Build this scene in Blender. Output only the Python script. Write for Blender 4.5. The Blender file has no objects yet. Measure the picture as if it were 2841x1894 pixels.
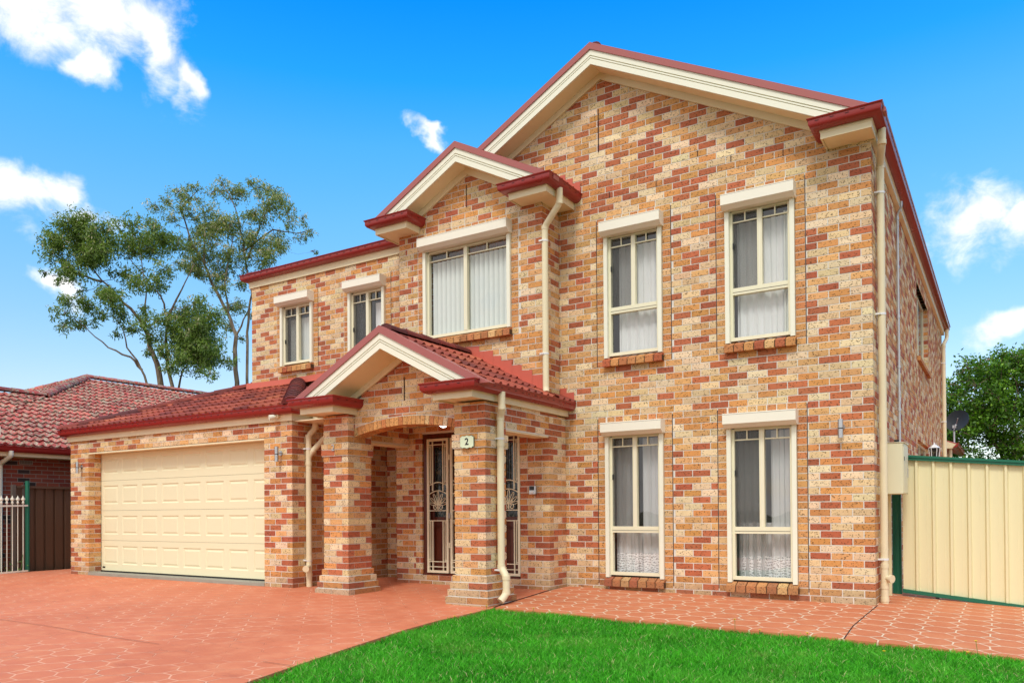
import bpy, math, random
import numpy as np
from mathutils import Vector, Matrix
R = math.radians
scene = bpy.context.scene
COL = scene.collection
rng = random.Random(11)

# ------------------------------------------------------------------ materials
def mat(name):
    m = bpy.data.materials.new(name); m.use_nodes = True
    nt = m.node_tree
    for n in list(nt.nodes): nt.nodes.remove(n)
    out = nt.nodes.new('ShaderNodeOutputMaterial')
    return m, nt, out
def N(nt, t, **k):
    n = nt.nodes.new('ShaderNode' + t)
    for a, b in k.items(): setattr(n, a, b)
    return n
def setin(nt, n, i, v):
    if v is None: return
    if isinstance(v, bpy.types.NodeSocket): nt.links.new(v, n.inputs[i])
    else: n.inputs[i].default_value = v
def M(nt, op, a, b=None, c=None, clamp=False):
    n = N(nt, 'Math', operation=op, use_clamp=clamp)
    setin(nt, n, 0, a); setin(nt, n, 1, b); setin(nt, n, 2, c)
    return n.outputs[0]
def noise(nt, vec, scale, detail=3, rough=.55, dist=0.):
    n = N(nt, 'TexNoise'); setin(nt, n, 'Vector', vec)
    n.inputs['Scale'].default_value = scale; n.inputs['Detail'].default_value = detail
    n.inputs['Roughness'].default_value = rough; n.inputs['Distortion'].default_value = dist
    return n.outputs['Fac']
def sstep(nt, v, a, b, t0=0., t1=1.):
    n = N(nt, 'MapRange', interpolation_type='SMOOTHSTEP')
    setin(nt, n, 0, v); n.inputs[1].default_value = a; n.inputs[2].default_value = b
    n.inputs[3].default_value = t0; n.inputs[4].default_value = t1
    return n.outputs[0]
def mix(nt, f, a, b, blend='MIX'):
    n = N(nt, 'Mix', data_type='RGBA', blend_type=blend)
    setin(nt, n, 0, f)
    for i, v in ((6, a), (7, b)):
        if isinstance(v, (tuple, list)): v = tuple(v) + (1,) * (4 - len(v))
        setin(nt, n, i, v)
    return n.outputs[2]
def bump(nt, h, strength=.3, dist=.01):
    n = N(nt, 'Bump'); n.inputs['Strength'].default_value = strength
    n.inputs['Distance'].default_value = dist; setin(nt, n, 'Height', h)
    return n.outputs[0]
def bsdf(nt, out, col, rough=.6, spec=.5, metal=0., nrm=None):
    p = N(nt, 'BsdfPrincipled')
    if isinstance(col, (tuple, list)): col = tuple(col) + (1,) * (4 - len(col))
    setin(nt, p, 'Base Color', col); setin(nt, p, 'Roughness', rough)
    p.inputs['Metallic'].default_value = metal
    p.inputs['Specular IOR Level'].default_value = spec
    if nrm is not None: nt.links.new(nrm, p.inputs['Normal'])
    nt.links.new(p.outputs[0], out.inputs[0])
    return p
def objc(nt):
    return N(nt, 'NewGeometry').outputs['Position']
def mapped(nt, vec, s):
    n = N(nt, 'VectorMath', operation='MULTIPLY'); setin(nt, n, 0, vec); n.inputs[1].default_value = s
    return n.outputs[0]

def paint(name, col, rough=.45, var=.06, grime=.10, spec=.4, metal=0., bstr=.05):
    m, nt, out = mat(name); p = objc(nt)
    a = noise(nt, p, 2.3, 4); b = noise(nt, mapped(nt, p, (9, 9, 1.2)), 1.5, 4)
    c = mix(nt, sstep(nt, a, .3, .75, 0, var * 2), col, tuple(x * .82 for x in col))
    c = mix(nt, sstep(nt, b, .56, .8, 0, grime * 2), c, tuple(x * .55 for x in col))
    nm = bump(nt, noise(nt, p, 160, 2), bstr, .002)
    r = sstep(nt, a, 0, 1, rough - .08, rough + .12)
    bsdf(nt, out, c, r, spec, metal, nm)
    return m

def attr_col(nt, name='tone'):
    return N(nt, 'Attribute', attribute_name=name).outputs['Color']

def brick_mat(name, speck=.85, dark=1.):
    m, nt, out = mat(name); p = objc(nt)
    base = attr_col(nt)
    blot = noise(nt, p, 9, 4, .6)
    fine = noise(nt, p, 70, 3, .6)
    c = mix(nt, sstep(nt, blot, .25, .8, 0, .45), base, mix(nt, 1., base, (.80, .66, .55), 'MULTIPLY'))
    c = mix(nt, sstep(nt, fine, .3, .75, .0, .30), c, mix(nt, 1., base, (1.22, 1.22, 1.25), 'MULTIPLY'))
    v = N(nt, 'TexVoronoi', feature='F1'); setin(nt, v, 'Vector', mapped(nt, p, (1, 1, 1.5))); v.inputs['Scale'].default_value = 46
    v.inputs['Randomness'].default_value = 1
    sel = noise(nt, p, 24, 2)
    pit = M(nt, 'MULTIPLY', sstep(nt, v.outputs['Distance'], .22, .46, 1, 0), sstep(nt, sel, .44, .54, 0, 1))
    c = mix(nt, M(nt, 'MULTIPLY', pit, speck), c, (.06 * dark, .03 * dark, .012 * dark))
    zz = N(nt, 'SeparateXYZ'); setin(nt, zz, 0, p)
    splash = M(nt, 'MULTIPLY', sstep(nt, M(nt, 'ADD', zz.outputs[2], M(nt, 'MULTIPLY', blot, -.25)), -.10, .22, 1, 0), .45)
    c = mix(nt, splash, c, (.22, .13, .075))
    streak = sstep(nt, noise(nt, mapped(nt, p, (3.2, 3.2, .35)), 1.4, 4, .6), .60, .74, 0, .22)
    c = mix(nt, streak, c, mix(nt, 1., base, (.60, .56, .52), 'MULTIPLY'))
    h = M(nt, 'SUBTRACT', M(nt, 'MULTIPLY', fine, .5), pit)
    bsdf(nt, out, c, .82, .25, 0, bump(nt, h, .55, .004))
    return m
def mortar_mat(name='mortar', col=(.75, .71, .63)):
    m, nt, out = mat(name); p = objc(nt)
    a = noise(nt, p, 5, 4); f = noise(nt, p, 120, 2)
    c = mix(nt, sstep(nt, a, .3, .8, 0, .5), col, tuple(x * .78 for x in col))
    bsdf(nt, out, c, .9, .15, 0, bump(nt, f, .4, .003))
    return m
def tile_mat(name, lichen=0., tint=(1, 1, 1)):
    m, nt, out = mat(name); p = objc(nt)
    base = attr_col(nt)
    a = noise(nt, p, 3.2, 5, .6); b = noise(nt, p, 26, 4, .6)
    c = mix(nt, sstep(nt, a, .35, .75, 0, .55), base, mix(nt, 1., base, (.5, .42, .42), 'MULTIPLY'))
    c = mix(nt, sstep(nt, b, .45, .75, 0, .35), c, mix(nt, 1., base, (1.5, 1.4, 1.3), 'MULTIPLY'))
    if lichen:
        l = noise(nt, p, 11, 5, .72); l2 = noise(nt, p, 1.1, 2)
        k = M(nt, 'MULTIPLY', sstep(nt, l, .47, .56), sstep(nt, l2, .3, .6, .7, 1))
        c = mix(nt, M(nt, 'MULTIPLY', k, lichen), c, mix(nt, sstep(nt, b, .4, .6), (.23, .22, .13), (.48, .44, .33)))
    bsdf(nt, out, c, .7, .3, 0, bump(nt, b, .4, .006))
    return m
def glass_mat(name='glass', tint=(.97, .98, .98), ior=1.42, rough=.01):
    m, nt, out = mat(name)
    lw = N(nt, 'LayerWeight'); lw.inputs['Blend'].default_value = .5
    fres = M(nt, 'MULTIPLY_ADD', M(nt, 'POWER', lw.outputs['Facing'], 4.), .9, .075)
    t = N(nt, 'BsdfTransparent'); t.inputs[0].default_value = tint + (1,)
    g = N(nt, 'BsdfGlossy'); g.inputs['Roughness'].default_value = rough; g.inputs[0].default_value = (1, 1, 1, 1)
    p = objc(nt); nt.links.new(bump(nt, noise(nt, p, 1.6, 2), .10, .02), g.inputs['Normal'])
    s = N(nt, 'MixShader'); nt.links.new(fres, s.inputs[0])
    nt.links.new(t.outputs[0], s.inputs[1]); nt.links.new(g.outputs[0], s.inputs[2])
    nt.links.new(s.outputs[0], out.inputs[0])
    return m
def sheer_mat(name, col, opac=.75, lace=None, trans=.35):
    """thin curtain cloth; lace = (z0, z1) band with a cut-out flower pattern"""
    m, nt, out = mat(name); p = objc(nt)
    w = noise(nt, mapped(nt, p, (60, 60, 260)), 1., 1)
    c = mix(nt, sstep(nt, w, .3, .7, 0, .15), col, tuple(x * .8 for x in col))
    d = N(nt, 'BsdfDiffuse'); setin(nt, d, 0, c)
    t2 = N(nt, 'BsdfTranslucent'); setin(nt, t2, 0, c)
    s0 = N(nt, 'MixShader'); s0.inputs[0].default_value = trans
    nt.links.new(d.outputs[0], s0.inputs[1]); nt.links.new(t2.outputs[0], s0.inputs[2])
    tr = N(nt, 'BsdfTransparent')
    s = N(nt, 'MixShader')
    if lace:
        xyz = N(nt, 'SeparateXYZ'); setin(nt, xyz, 0, p)
        v = N(nt, 'TexVoronoi', feature='DISTANCE_TO_EDGE'); setin(nt, v, 'Vector', mapped(nt, p, (1, .15, 1.2))); v.inputs['Scale'].default_value = 34
        wv = N(nt, 'TexWave', wave_type='RINGS'); setin(nt, wv, 'Vector', mapped(nt, p, (1, .1, 1))); wv.inputs['Scale'].default_value = 9; wv.inputs['Distortion'].default_value = 9
        pat = M(nt, 'MAXIMUM', sstep(nt, v.outputs[0], .06, .12, 1, 0), sstep(nt, wv.outputs[0], .55, .7))
        lo = M(nt, 'MULTIPLY', M(nt, 'LESS_THAN', xyz.outputs[2], lace[1]), M(nt, 'GREATER_THAN', xyz.outputs[2], lace[0]))
        op = M(nt, 'ADD', M(nt, 'MULTIPLY', lo, M(nt, 'MULTIPLY_ADD', pat, .62, .34)), M(nt, 'MULTIPLY', M(nt, 'SUBTRACT', 1., lo), opac))
        nt.links.new(op, s.inputs[0])
    else:
        s.inputs[0].default_value = opac
    nt.links.new(tr.outputs[0], s.inputs[1]); nt.links.new(s0.outputs[0], s.inputs[2])
    nt.links.new(s.outputs[0], out.inputs[0])
    return m

CREAM = (.80, .70, .46)
RED = (.30, .022, .018)
MAT = {}
MAT['brick'] = brick_mat('face_brick')
MAT['mortar'] = mortar_mat()
MAT['brickR'] = brick_mat('dark_red_brick', .35)
MAT['mortarR'] = mortar_mat('grey_mortar', (.36, .32, .27))
MAT['sillmortar'] = mortar_mat('dark_sill_mortar', (.10, .06, .035))
MAT['cream'] = paint('cream_paint', CREAM, .5, .06, .06)
MAT['creamW'] = paint('pale_cream_paint', (.84, .83, .67), .45, .04, .03)
MAT['soffit'] = paint('soffit_paint', (.88, .76, .50), .6, .05, .05)
MAT['shutter'] = paint('shutter_aluminium', (.86, .82, .68), .4, .03, .03)
MAT['frame'] = paint('window_frame_aluminium', (.82, .78, .56), .35, .03, .04)
MAT['red'] = paint('red_gutter_steel', RED, .28, .06, .06, .5)
MAT['redcap'] = paint('red_barge_capping', (.38, .112, .100), .42, .06, .06, .4)
MAT['flash'] = paint('red_painted_flashing', (.58, .13, .085), .55, .12, .10, .3, 0, .3)
MAT['slot'] = paint('dark_slot', (.03, .008, .008), .8)
MAT['door'] = paint('sectional_door_steel', (.80, .76, .51), .45, .02, .03, .4, 0, .12)
MAT['white'] = paint('white_plastic', (.8, .8, .78), .4, .03, .02)
MAT['steel'] = paint('brushed_steel', (.55, .55, .55), .28, .05, .03, .5, .9)
MAT['galv'] = paint('grey_conduit', (.55, .57, .58), .4, .05, .03, .5, .3)
MAT['black'] = paint('black_plastic', (.02, .02, .02), .35, .03, 0)
MAT['green'] = paint('green_steel', (.012, .15, .085), .35, .08, .06)
MAT['gate'] = paint('cream_sheet_steel', (.80, .745, .455), .38, .03, .05)
MAT['brown'] = paint('brown_sheet_steel', (.105, .060, .036), .42, .06, .08)
MAT['bronze'] = paint('grey_brown_steel', (.12, .10, .08), .42, .06, .08)
MAT['meter'] = paint('meter_box_steel', (.76, .72, .49), .42, .04, .06)
MAT['dish'] = paint('dark_grey_dish', (.035, .04, .045), .45, .1, .05)
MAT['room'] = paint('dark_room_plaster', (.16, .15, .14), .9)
MAT['glass'] = glass_mat()
MAT['screen'] = sheer_mat('fly_screen_mesh', (.16, .16, .15), .26, None, .1)
MAT['sheer'] = sheer_mat('white_sheer_curtain', (.92, .92, .90), .88, None, .12)
MAT['sheerL'] = sheer_mat('sheer_curtain_with_lace_hem', (.93, .93, .92), .62, (.18, .53), .12)
MAT['screenS'] = sheer_mat('fine_grey_net_curtain', (.62, .64, .63), .42, None, .12)
MAT['blind'] = paint('white_vertical_blind', (.74, .78, .72), .6, .03, .02)
MAT['blindG'] = paint('grey_vertical_blind', (.62, .64, .58), .6, .03, .02)
MAT['drape'] = paint('dark_grey_drape', (.07, .08, .09), .8, .05, .05)
MAT['sign'] = paint('pale_green_enamel', (.70, .80, .56), .35, .02, .02)
MAT['signedge'] = paint('sign_edge', (.16, .20, .16), .4)
MAT['conc'] = mortar_mat('concrete_edge', (.34, .33, .27))

def wood_mat():
    m, nt, out = mat('red_brown_timber'); p = objc(nt)
    g = noise(nt, mapped(nt, p, (30, 30, 1.4)), 1.6, 5, .6, .6)
    c = mix(nt, sstep(nt, g, .3, .75), (.15, .026, .008), (.055, .010, .004))
    bsdf(nt, out, c, .32, .5, 0, bump(nt, g, .15, .003)); return m
MAT['wood'] = wood_mat()
def lead_mat():
    m, nt, out = mat('dark_leaded_glass'); p = objc(nt)
    v = N(nt, 'TexVoronoi', feature='DISTANCE_TO_EDGE'); setin(nt, v, 'Vector', mapped(nt, p, (1, .1, .6))); v.inputs['Scale'].default_value = 15
    c = mix(nt, sstep(nt, v.outputs[0], .02, .05, 1, 0), (.012, .014, .014), (.10, .09, .05))
    bsdf(nt, out, c, .12, .6, 0, bump(nt, v.outputs[0], .3, .004)); return m
MAT['lead'] = lead_mat()
def lamp_mat():
    m, nt, out = mat('lit_floodlight_face'); e = N(nt, 'Emission'); e.inputs[0].default_value = (1, .98, .93, 1); e.inputs[1].default_value = 4
    nt.links.new(e.outputs[0], out.inputs[0]); return m
MAT['lit'] = lamp_mat()
def bark_mat():
    m, nt, out = mat('gum_bark'); p = objc(nt)
    g = noise(nt, mapped(nt, p, (5, 5, 1.1)), 1., 5, .6, .8)
    c = mix(nt, sstep(nt, g, .3, .7), (.33, .25, .17), (.09, .06, .04))
    bsdf(nt, out, c, .85, .2, 0, bump(nt, g, .4, .03)); return m
MAT['bark'] = bark_mat()
def leaf_mat(name, dark, light, tip=(.30, .26, .13), tipf=.15):
    m, nt, out = mat(name)
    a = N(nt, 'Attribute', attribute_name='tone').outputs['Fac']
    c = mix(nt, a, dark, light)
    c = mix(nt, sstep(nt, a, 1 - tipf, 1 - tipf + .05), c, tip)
    p = N(nt, 'BsdfPrincipled'); setin(nt, p, 'Base Color', c); p.inputs['Roughness'].default_value = .45; p.inputs['Specular IOR Level'].default_value = .4
    t = N(nt, 'BsdfTranslucent'); setin(nt, t, 0, mix(nt, 1., c, (1.3, 1.5, .7), 'MULTIPLY'))
    s = N(nt, 'MixShader'); s.inputs[0].default_value = .3
    nt.links.new(p.outputs[0], s.inputs[1]); nt.links.new(t.outputs[0], s.inputs[2]); nt.links.new(s.outputs[0], out.inputs[0])
    return m
MAT['leafA'] = leaf_mat('gum_leaves_deep', (.045, .085, .016), (.27, .38, .065), (.62, .54, .36), .12)
MAT['leafB'] = leaf_mat('gum_leaves_olive', (.065, .105, .022), (.31, .38, .09), (.70, .60, .42), .22)
MAT['leafC'] = leaf_mat('bright_leaves', (.010, .045, .004), (.15, .34, .02), (.30, .52, .05), .12)

def paving_mat(name, angle, pitch, strength, tone=(.66, .165, .078), slabs=None, jcol=(.80, .36, .19), jw=.030, wlo=.36):
    """stamped concrete: large octagon cobbles with small squares between, pale joints partly worn away"""
    m, nt, out = mat(name); p = objc(nt)
    rot = N(nt, 'VectorRotate', rotation_type='Z_AXIS'); setin(nt, rot, 0, p); rot.inputs['Angle'].default_value = angle
    wob = N(nt, 'TexNoise'); setin(nt, wob, 'Vector', p); wob.inputs['Scale'].default_value = 3.
    wa = N(nt, 'VectorMath', operation='SUBTRACT'); nt.links.new(wob.outputs['Color'], wa.inputs[0]); wa.inputs[1].default_value = (.5, .5, .5)
    wb = N(nt, 'VectorMath', operation='SCALE'); nt.links.new(wa.outputs[0], wb.inputs[0]); wb.inputs['Scale'].default_value = .035
    wc = N(nt, 'VectorMath', operation='ADD'); nt.links.new(rot.outputs[0], wc.inputs[0]); nt.links.new(wb.outputs[0], wc.inputs[1])
    xyz = N(nt, 'SeparateXYZ'); nt.links.new(wc.outputs[0], xyz.inputs[0])
    def cell(s, pt):
        a = M(nt, 'DIVIDE', s, pt)
        return M(nt, 'ABSOLUTE', M(nt, 'SUBTRACT', M(nt, 'FRACT', a), .5))
    ax = cell(xyz.outputs[0], pitch[0]); ay = cell(xyz.outputs[1], pitch[1])
    d1 = M(nt, 'MAXIMUM', ax, ay)
    d2 = M(nt, 'MULTIPLY', M(nt, 'ADD', ax, ay), .70711)
    e1 = M(nt, 'ADD', M(nt, 'SUBTRACT', .5, d1), M(nt, 'GREATER_THAN', d2, .5))
    e2 = M(nt, 'ABSOLUTE', M(nt, 'SUBTRACT', .5, d2))
    e = M(nt, 'MINIMUM', e1, e2)
    joint = sstep(nt, e, jw * .55, jw, 1, 0)
    wear = noise(nt, p, 1.0, 5, .62); wear2 = noise(nt, p, 11, 3)
    vis = M(nt, 'MULTIPLY', sstep(nt, wear, wlo, wlo + .22), sstep(nt, wear2, .3, .55, .4, 1))
    vis = M(nt, 'MULTIPLY', vis, strength)
    big = noise(nt, p, .55, 4, .6); mid = noise(nt, p, 4.5, 5, .65); fine = noise(nt, p, 90, 3)
    c = mix(nt, sstep(nt, big, .3, .7, 0, .65), tone, tuple(x * y for x, y in zip(tone, (.80, .70, .66))))
    c = mix(nt, sstep(nt, mid, .42, .75, 0, .5), c, tuple(min(1, x * y) for x, y in zip(tone, (1.12, 1.5, 1.6))))
    c = mix(nt, sstep(nt, fine, .3, .8, 0, .18), c, tuple(x * .6 for x in tone))
    st = noise(nt, mapped(nt, p, (1., 2.6, 1)), 1.7, 5, .7)
    c = mix(nt, sstep(nt, st, .60, .74, 0, .35), c, (.34, .095, .055))
    c = mix(nt, M(nt, 'MULTIPLY', joint, vis), c, jcol)
    dk = M(nt, 'MULTIPLY', sstep(nt, M(nt, 'ABSOLUTE', M(nt, 'SUBTRACT', e, jw)), .002, .012, 1, 0), sstep(nt, noise(nt, p, 2.1, 3), .5, .62, 0, .6))
    c = mix(nt, dk, c, (.16, .05, .03))
    h = M(nt, 'ADD', M(nt, 'MULTIPLY', joint, -1.), M(nt, 'MULTIPLY', mid, .35))
    bsdf(nt, out, c, sstep(nt, mid, .2, .8, .55, .8), .25, 0, bump(nt, h, .35, .012))
    return m
MAT['drive'] = paving_mat('stamped_concrete_drive', R(45), (.29, .29), .75, (.68, .215, .105), None, (.80, .47, .31))
MAT['path'] = paving_mat('stamped_concrete_path', 0., (.285, .325), 1.0, (.62, .205, .090), None, (.76, .60, .42), .034, .26)

def ground_mat(name, a, b):
    m, nt, out = mat(name); p = objc(nt)
    n1 = noise(nt, p, 1.3, 5, .6); n2 = noise(nt, p, 40, 3)
    c = mix(nt, sstep(nt, n1, .3, .7), a, b); c = mix(nt, sstep(nt, n2, .4, .7, 0, .5), c, tuple(x * .5 for x in a))
    bsdf(nt, out, c, .9, .1, 0, bump(nt, n2, .5, .02)); return m
MAT['soil'] = ground_mat('lawn_base', (.020, .085, .010), (.045, .10, .02))
MAT['field'] = ground_mat('far_ground', (.05, .09, .03), (.12, .11, .06))
def blade_mat():
    m, nt, out = mat('grass_blades')
    a = N(nt, 'Attribute', attribute_name='tone').outputs['Fac']
    p = objc(nt)
    n1 = noise(nt, p, 1.6, 4, .6)
    c = mix(nt, a, (.010, .16, .004), (.17, .86, .04))
    c = mix(nt, sstep(nt, n1, .46, .72, 0, .5), c, (.18, .52, .05))
    c = mix(nt, sstep(nt, noise(nt, p, 2.7, 5, .7), .60, .72, 0, .55), c, (.42, .46, .13))
    c = mix(nt, sstep(nt, a, .965, .98), c, (.66, .62, .28))
    pr = N(nt, 'BsdfPrincipled'); setin(nt, pr, 'Base Color', c); pr.inputs['Roughness'].default_value = .5; pr.inputs['Specular IOR Level'].default_value = .25
    t = N(nt, 'BsdfTranslucent'); setin(nt, t, 0, c)
    s = N(nt, 'MixShader'); s.inputs[0].default_value = .35
    nt.links.new(pr.outputs[0], s.inputs[1]); nt.links.new(t.outputs[0], s.inputs[2]); nt.links.new(s.outputs[0], out.inputs[0])
    return m
MAT['blade'] = blade_mat()

# ------------------------------------------------------------------ mesh builder
class MB:
    def __init__(s): s.v = []; s.f = []; s.m = []; s.c = []; s.mats = []
    def mi(s, m):
        if m not in s.mats: s.mats.append(m)
        return s.mats.index(m)
    def face(s, pts, m, c=(1, 1, 1)):
        b = len(s.v); s.v += [tuple(p) for p in pts]; s.f.append(list(range(b, b + len(pts)))); s.m.append(s.mi(m)); s.c.append(c)
    def raw(s, vs, fs, m, c=(1, 1, 1)):
        b = len(s.v); s.v += [tuple(p) for p in vs]; k = s.mi(m)
        for f in fs: s.f.append([b + i for i in f]); s.m.append(k); s.c.append(c)
    def box(s, x0, y0, z0, x1, y1, z1, m, c=(1, 1, 1)):
        x0, x1 = min(x0, x1), max(x0, x1); y0, y1 = min(y0, y1), max(y0, y1); z0, z1 = min(z0, z1), max(z0, z1)
        vs = [(x, y, z) for z in (z0, z1) for y in (y0, y1) for x in (x0, x1)]
        s.raw(vs, [(0, 2, 3, 1), (4, 5, 7, 6), (0, 1, 5, 4), (2, 6, 7, 3), (0, 4, 6, 2), (1, 3, 7, 5)], m, c)
    def prism(s, poly, fn, d0, d1, m, c=(1, 1, 1)):
        """poly [(a,b)], fn(a,b,d)->xyz; caps + sides"""
        n = len(poly); vs = [fn(a, b, d0) for a, b in poly] + [fn(a, b, d1) for a, b in poly]
        fs = [tuple(range(n)), tuple(range(2 * n - 1, n - 1, -1))]
        fs += [(i, i + n, (i + 1) % n + n, (i + 1) % n) for i in range(n)]
        s.raw(vs, fs, m, c)
    def tube(s, pts, r, m, seg=12, c=(1, 1, 1), cap=True, flat=None):
        pts = [Vector(p) for p in pts]; n = len(pts)
        rs = r if isinstance(r, (list, tuple)) else [r] * n
        t0 = (pts[1] - pts[0]).normalized()
        u = t0.orthogonal().normalized() if flat is None else Vector(flat)
        vs = []; fs = []
        for i, p in enumerate(pts):
            if i == 0: t = t0
            elif i == n - 1: t = (pts[-1] - pts[-2]).normalized()
            else: t = ((pts[i] - pts[i - 1]).normalized() + (pts[i + 1] - pts[i]).normalized()).normalized()
            u = (u - t * u.dot(t)).normalized(); w = t.cross(u)
            for k in range(seg):
                a = 2 * math.pi * k / seg
                vs.append(p + (u * math.cos(a) + w * math.sin(a)) * rs[i])
        for i in range(n - 1):
            for k in range(seg):
                k2 = (k + 1) % seg
                fs.append((i * seg + k, i * seg + k2, (i + 1) * seg + k2, (i + 1) * seg + k))
        if cap: fs += [tuple(range(seg - 1, -1, -1)), tuple(range((n - 1) * seg, n * seg))]
        s.raw(vs, fs, m, c)
    def build(s, name, parent=None, smooth=False, bevel=0.):
        me = bpy.data.meshes.new(name)
        me.from_pydata(s.v, [], s.f)
        for k in s.mats: me.materials.append(MAT[k])
        me.polygons.foreach_set('material_index', s.m)
        if smooth: me.polygons.foreach_set('use_smooth', [True] * len(s.f))
        if any(x != (1, 1, 1) for x in s.c):
            at = me.attributes.new('tone', 'FLOAT_COLOR', 'FACE')
            at.data.foreach_set('color', np.array([tuple(x) + (1,) for x in s.c], dtype=np.float32).ravel())
        me.validate(); me.update()
        o = bpy.data.objects.new(name, me); COL.objects.link(o)
        if parent is not None: o.parent = parent
        if smooth:
            md = o.modifiers.new('smooth_edges', 'EDGE_SPLIT'); md.split_angle = R(38)
        if bevel:
            md = o.modifiers.new('bevel', 'BEVEL'); md.width = bevel; md.segments = 2; md.limit_method = 'ANGLE'; md.angle_limit = R(50)
        return o
def tag(o, label=None, cat=None, group=None, kind=None):
    if label: o['label'] = label
    if cat: o['category'] = cat
    if group: o['group'] = group
    if kind: o['kind'] = kind
    return o
def empty(name, loc=(0, 0, 0), **k):
    """things are modelled in world coordinates; the Empty sits at the thing's base and parts are offset back"""
    o = bpy.data.objects.new(name, None); COL.objects.link(o); o.location = loc
    o.empty_display_size = .2
    tag(o, **k); return o
def place(o, parent):
    o.parent = parent
    r = parent
    off = Vector((0, 0, 0))
    while r is not None: off += r.location; r = r.parent
    o.location = -off
    return o
def part(mb, name, root, **k):
    lab = k.pop('label', None)
    o = mb.build(name, None, **k)
    o.parent = root
    off = Vector((0, 0, 0)); r = root
    while r is not None: off += Vector(r.location); r = r.parent
    o.location = -off
    if lab: o['label'] = lab
    return o
# ------------------------------------------------------------------ brickwork
CR, ZB, BH = .086, .005, .0735
PAL = [((.72, .53, .295), 28), ((.80, .64, .40), 14), ((.62, .295, .10), 26), ((.68, .385, .16), 14), ((.49, .155, .070), 19), ((.43, .125, .062), 9)]
PALR = [((.28, .060, .035), 60), ((.34, .085, .045), 25), ((.05, .035, .03), 16)]
LASTP = [0]
def pick(pal):
    t = rng.uniform(0, sum(w for _, w in pal))
    for c, w in pal:
        t -= w
        if t <= 0: break
    if pal is PAL:
        fam = [q for q, _ in PAL].index(c) // 2
        if fam == LASTP[0] and rng.random() < .45: return pick(pal)
        LASTP[0] = fam
    k = rng.uniform(.88, 1.12)
    return tuple(min(.9, x * k * rng.uniform(.95, 1.05)) for x in c)
CLOSER = [((.62, .32, .12), 40), ((.55, .23, .09), 20), ((.68, .45, .22), 14)]
SILLP = [((.58, .27, .10), 40), ((.50, .20, .08), 30), ((.68, .42, .18), 12), ((.44, .13, .06), 12)]
def clip(poly, a, b, c):
    """keep a*x+b*y<=c"""
    out = []
    n = len(poly)
    for i in range(n):
        p, q = poly[i], poly[(i + 1) % n]
        dp = a * p[0] + b * p[1] - c; dq = a * q[0] + b * q[1] - c
        if dp <= 0: out.append(p)
        if (dp < 0 < dq) or (dq < 0 < dp):
            t = dp / (dp - dq); out.append((p[0] + t * (q[0] - p[0]), p[1] + t * (q[1] - p[1])))
    return out
def cfn(axis, plane, face):
    """(u,z,depth inward)->xyz ; face = outward sign along the other axis"""
    if axis == 'x': return lambda u, z, d: (u, plane - face * d, z)
    return lambda u, z, d: (plane - face * d, u, z)
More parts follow.
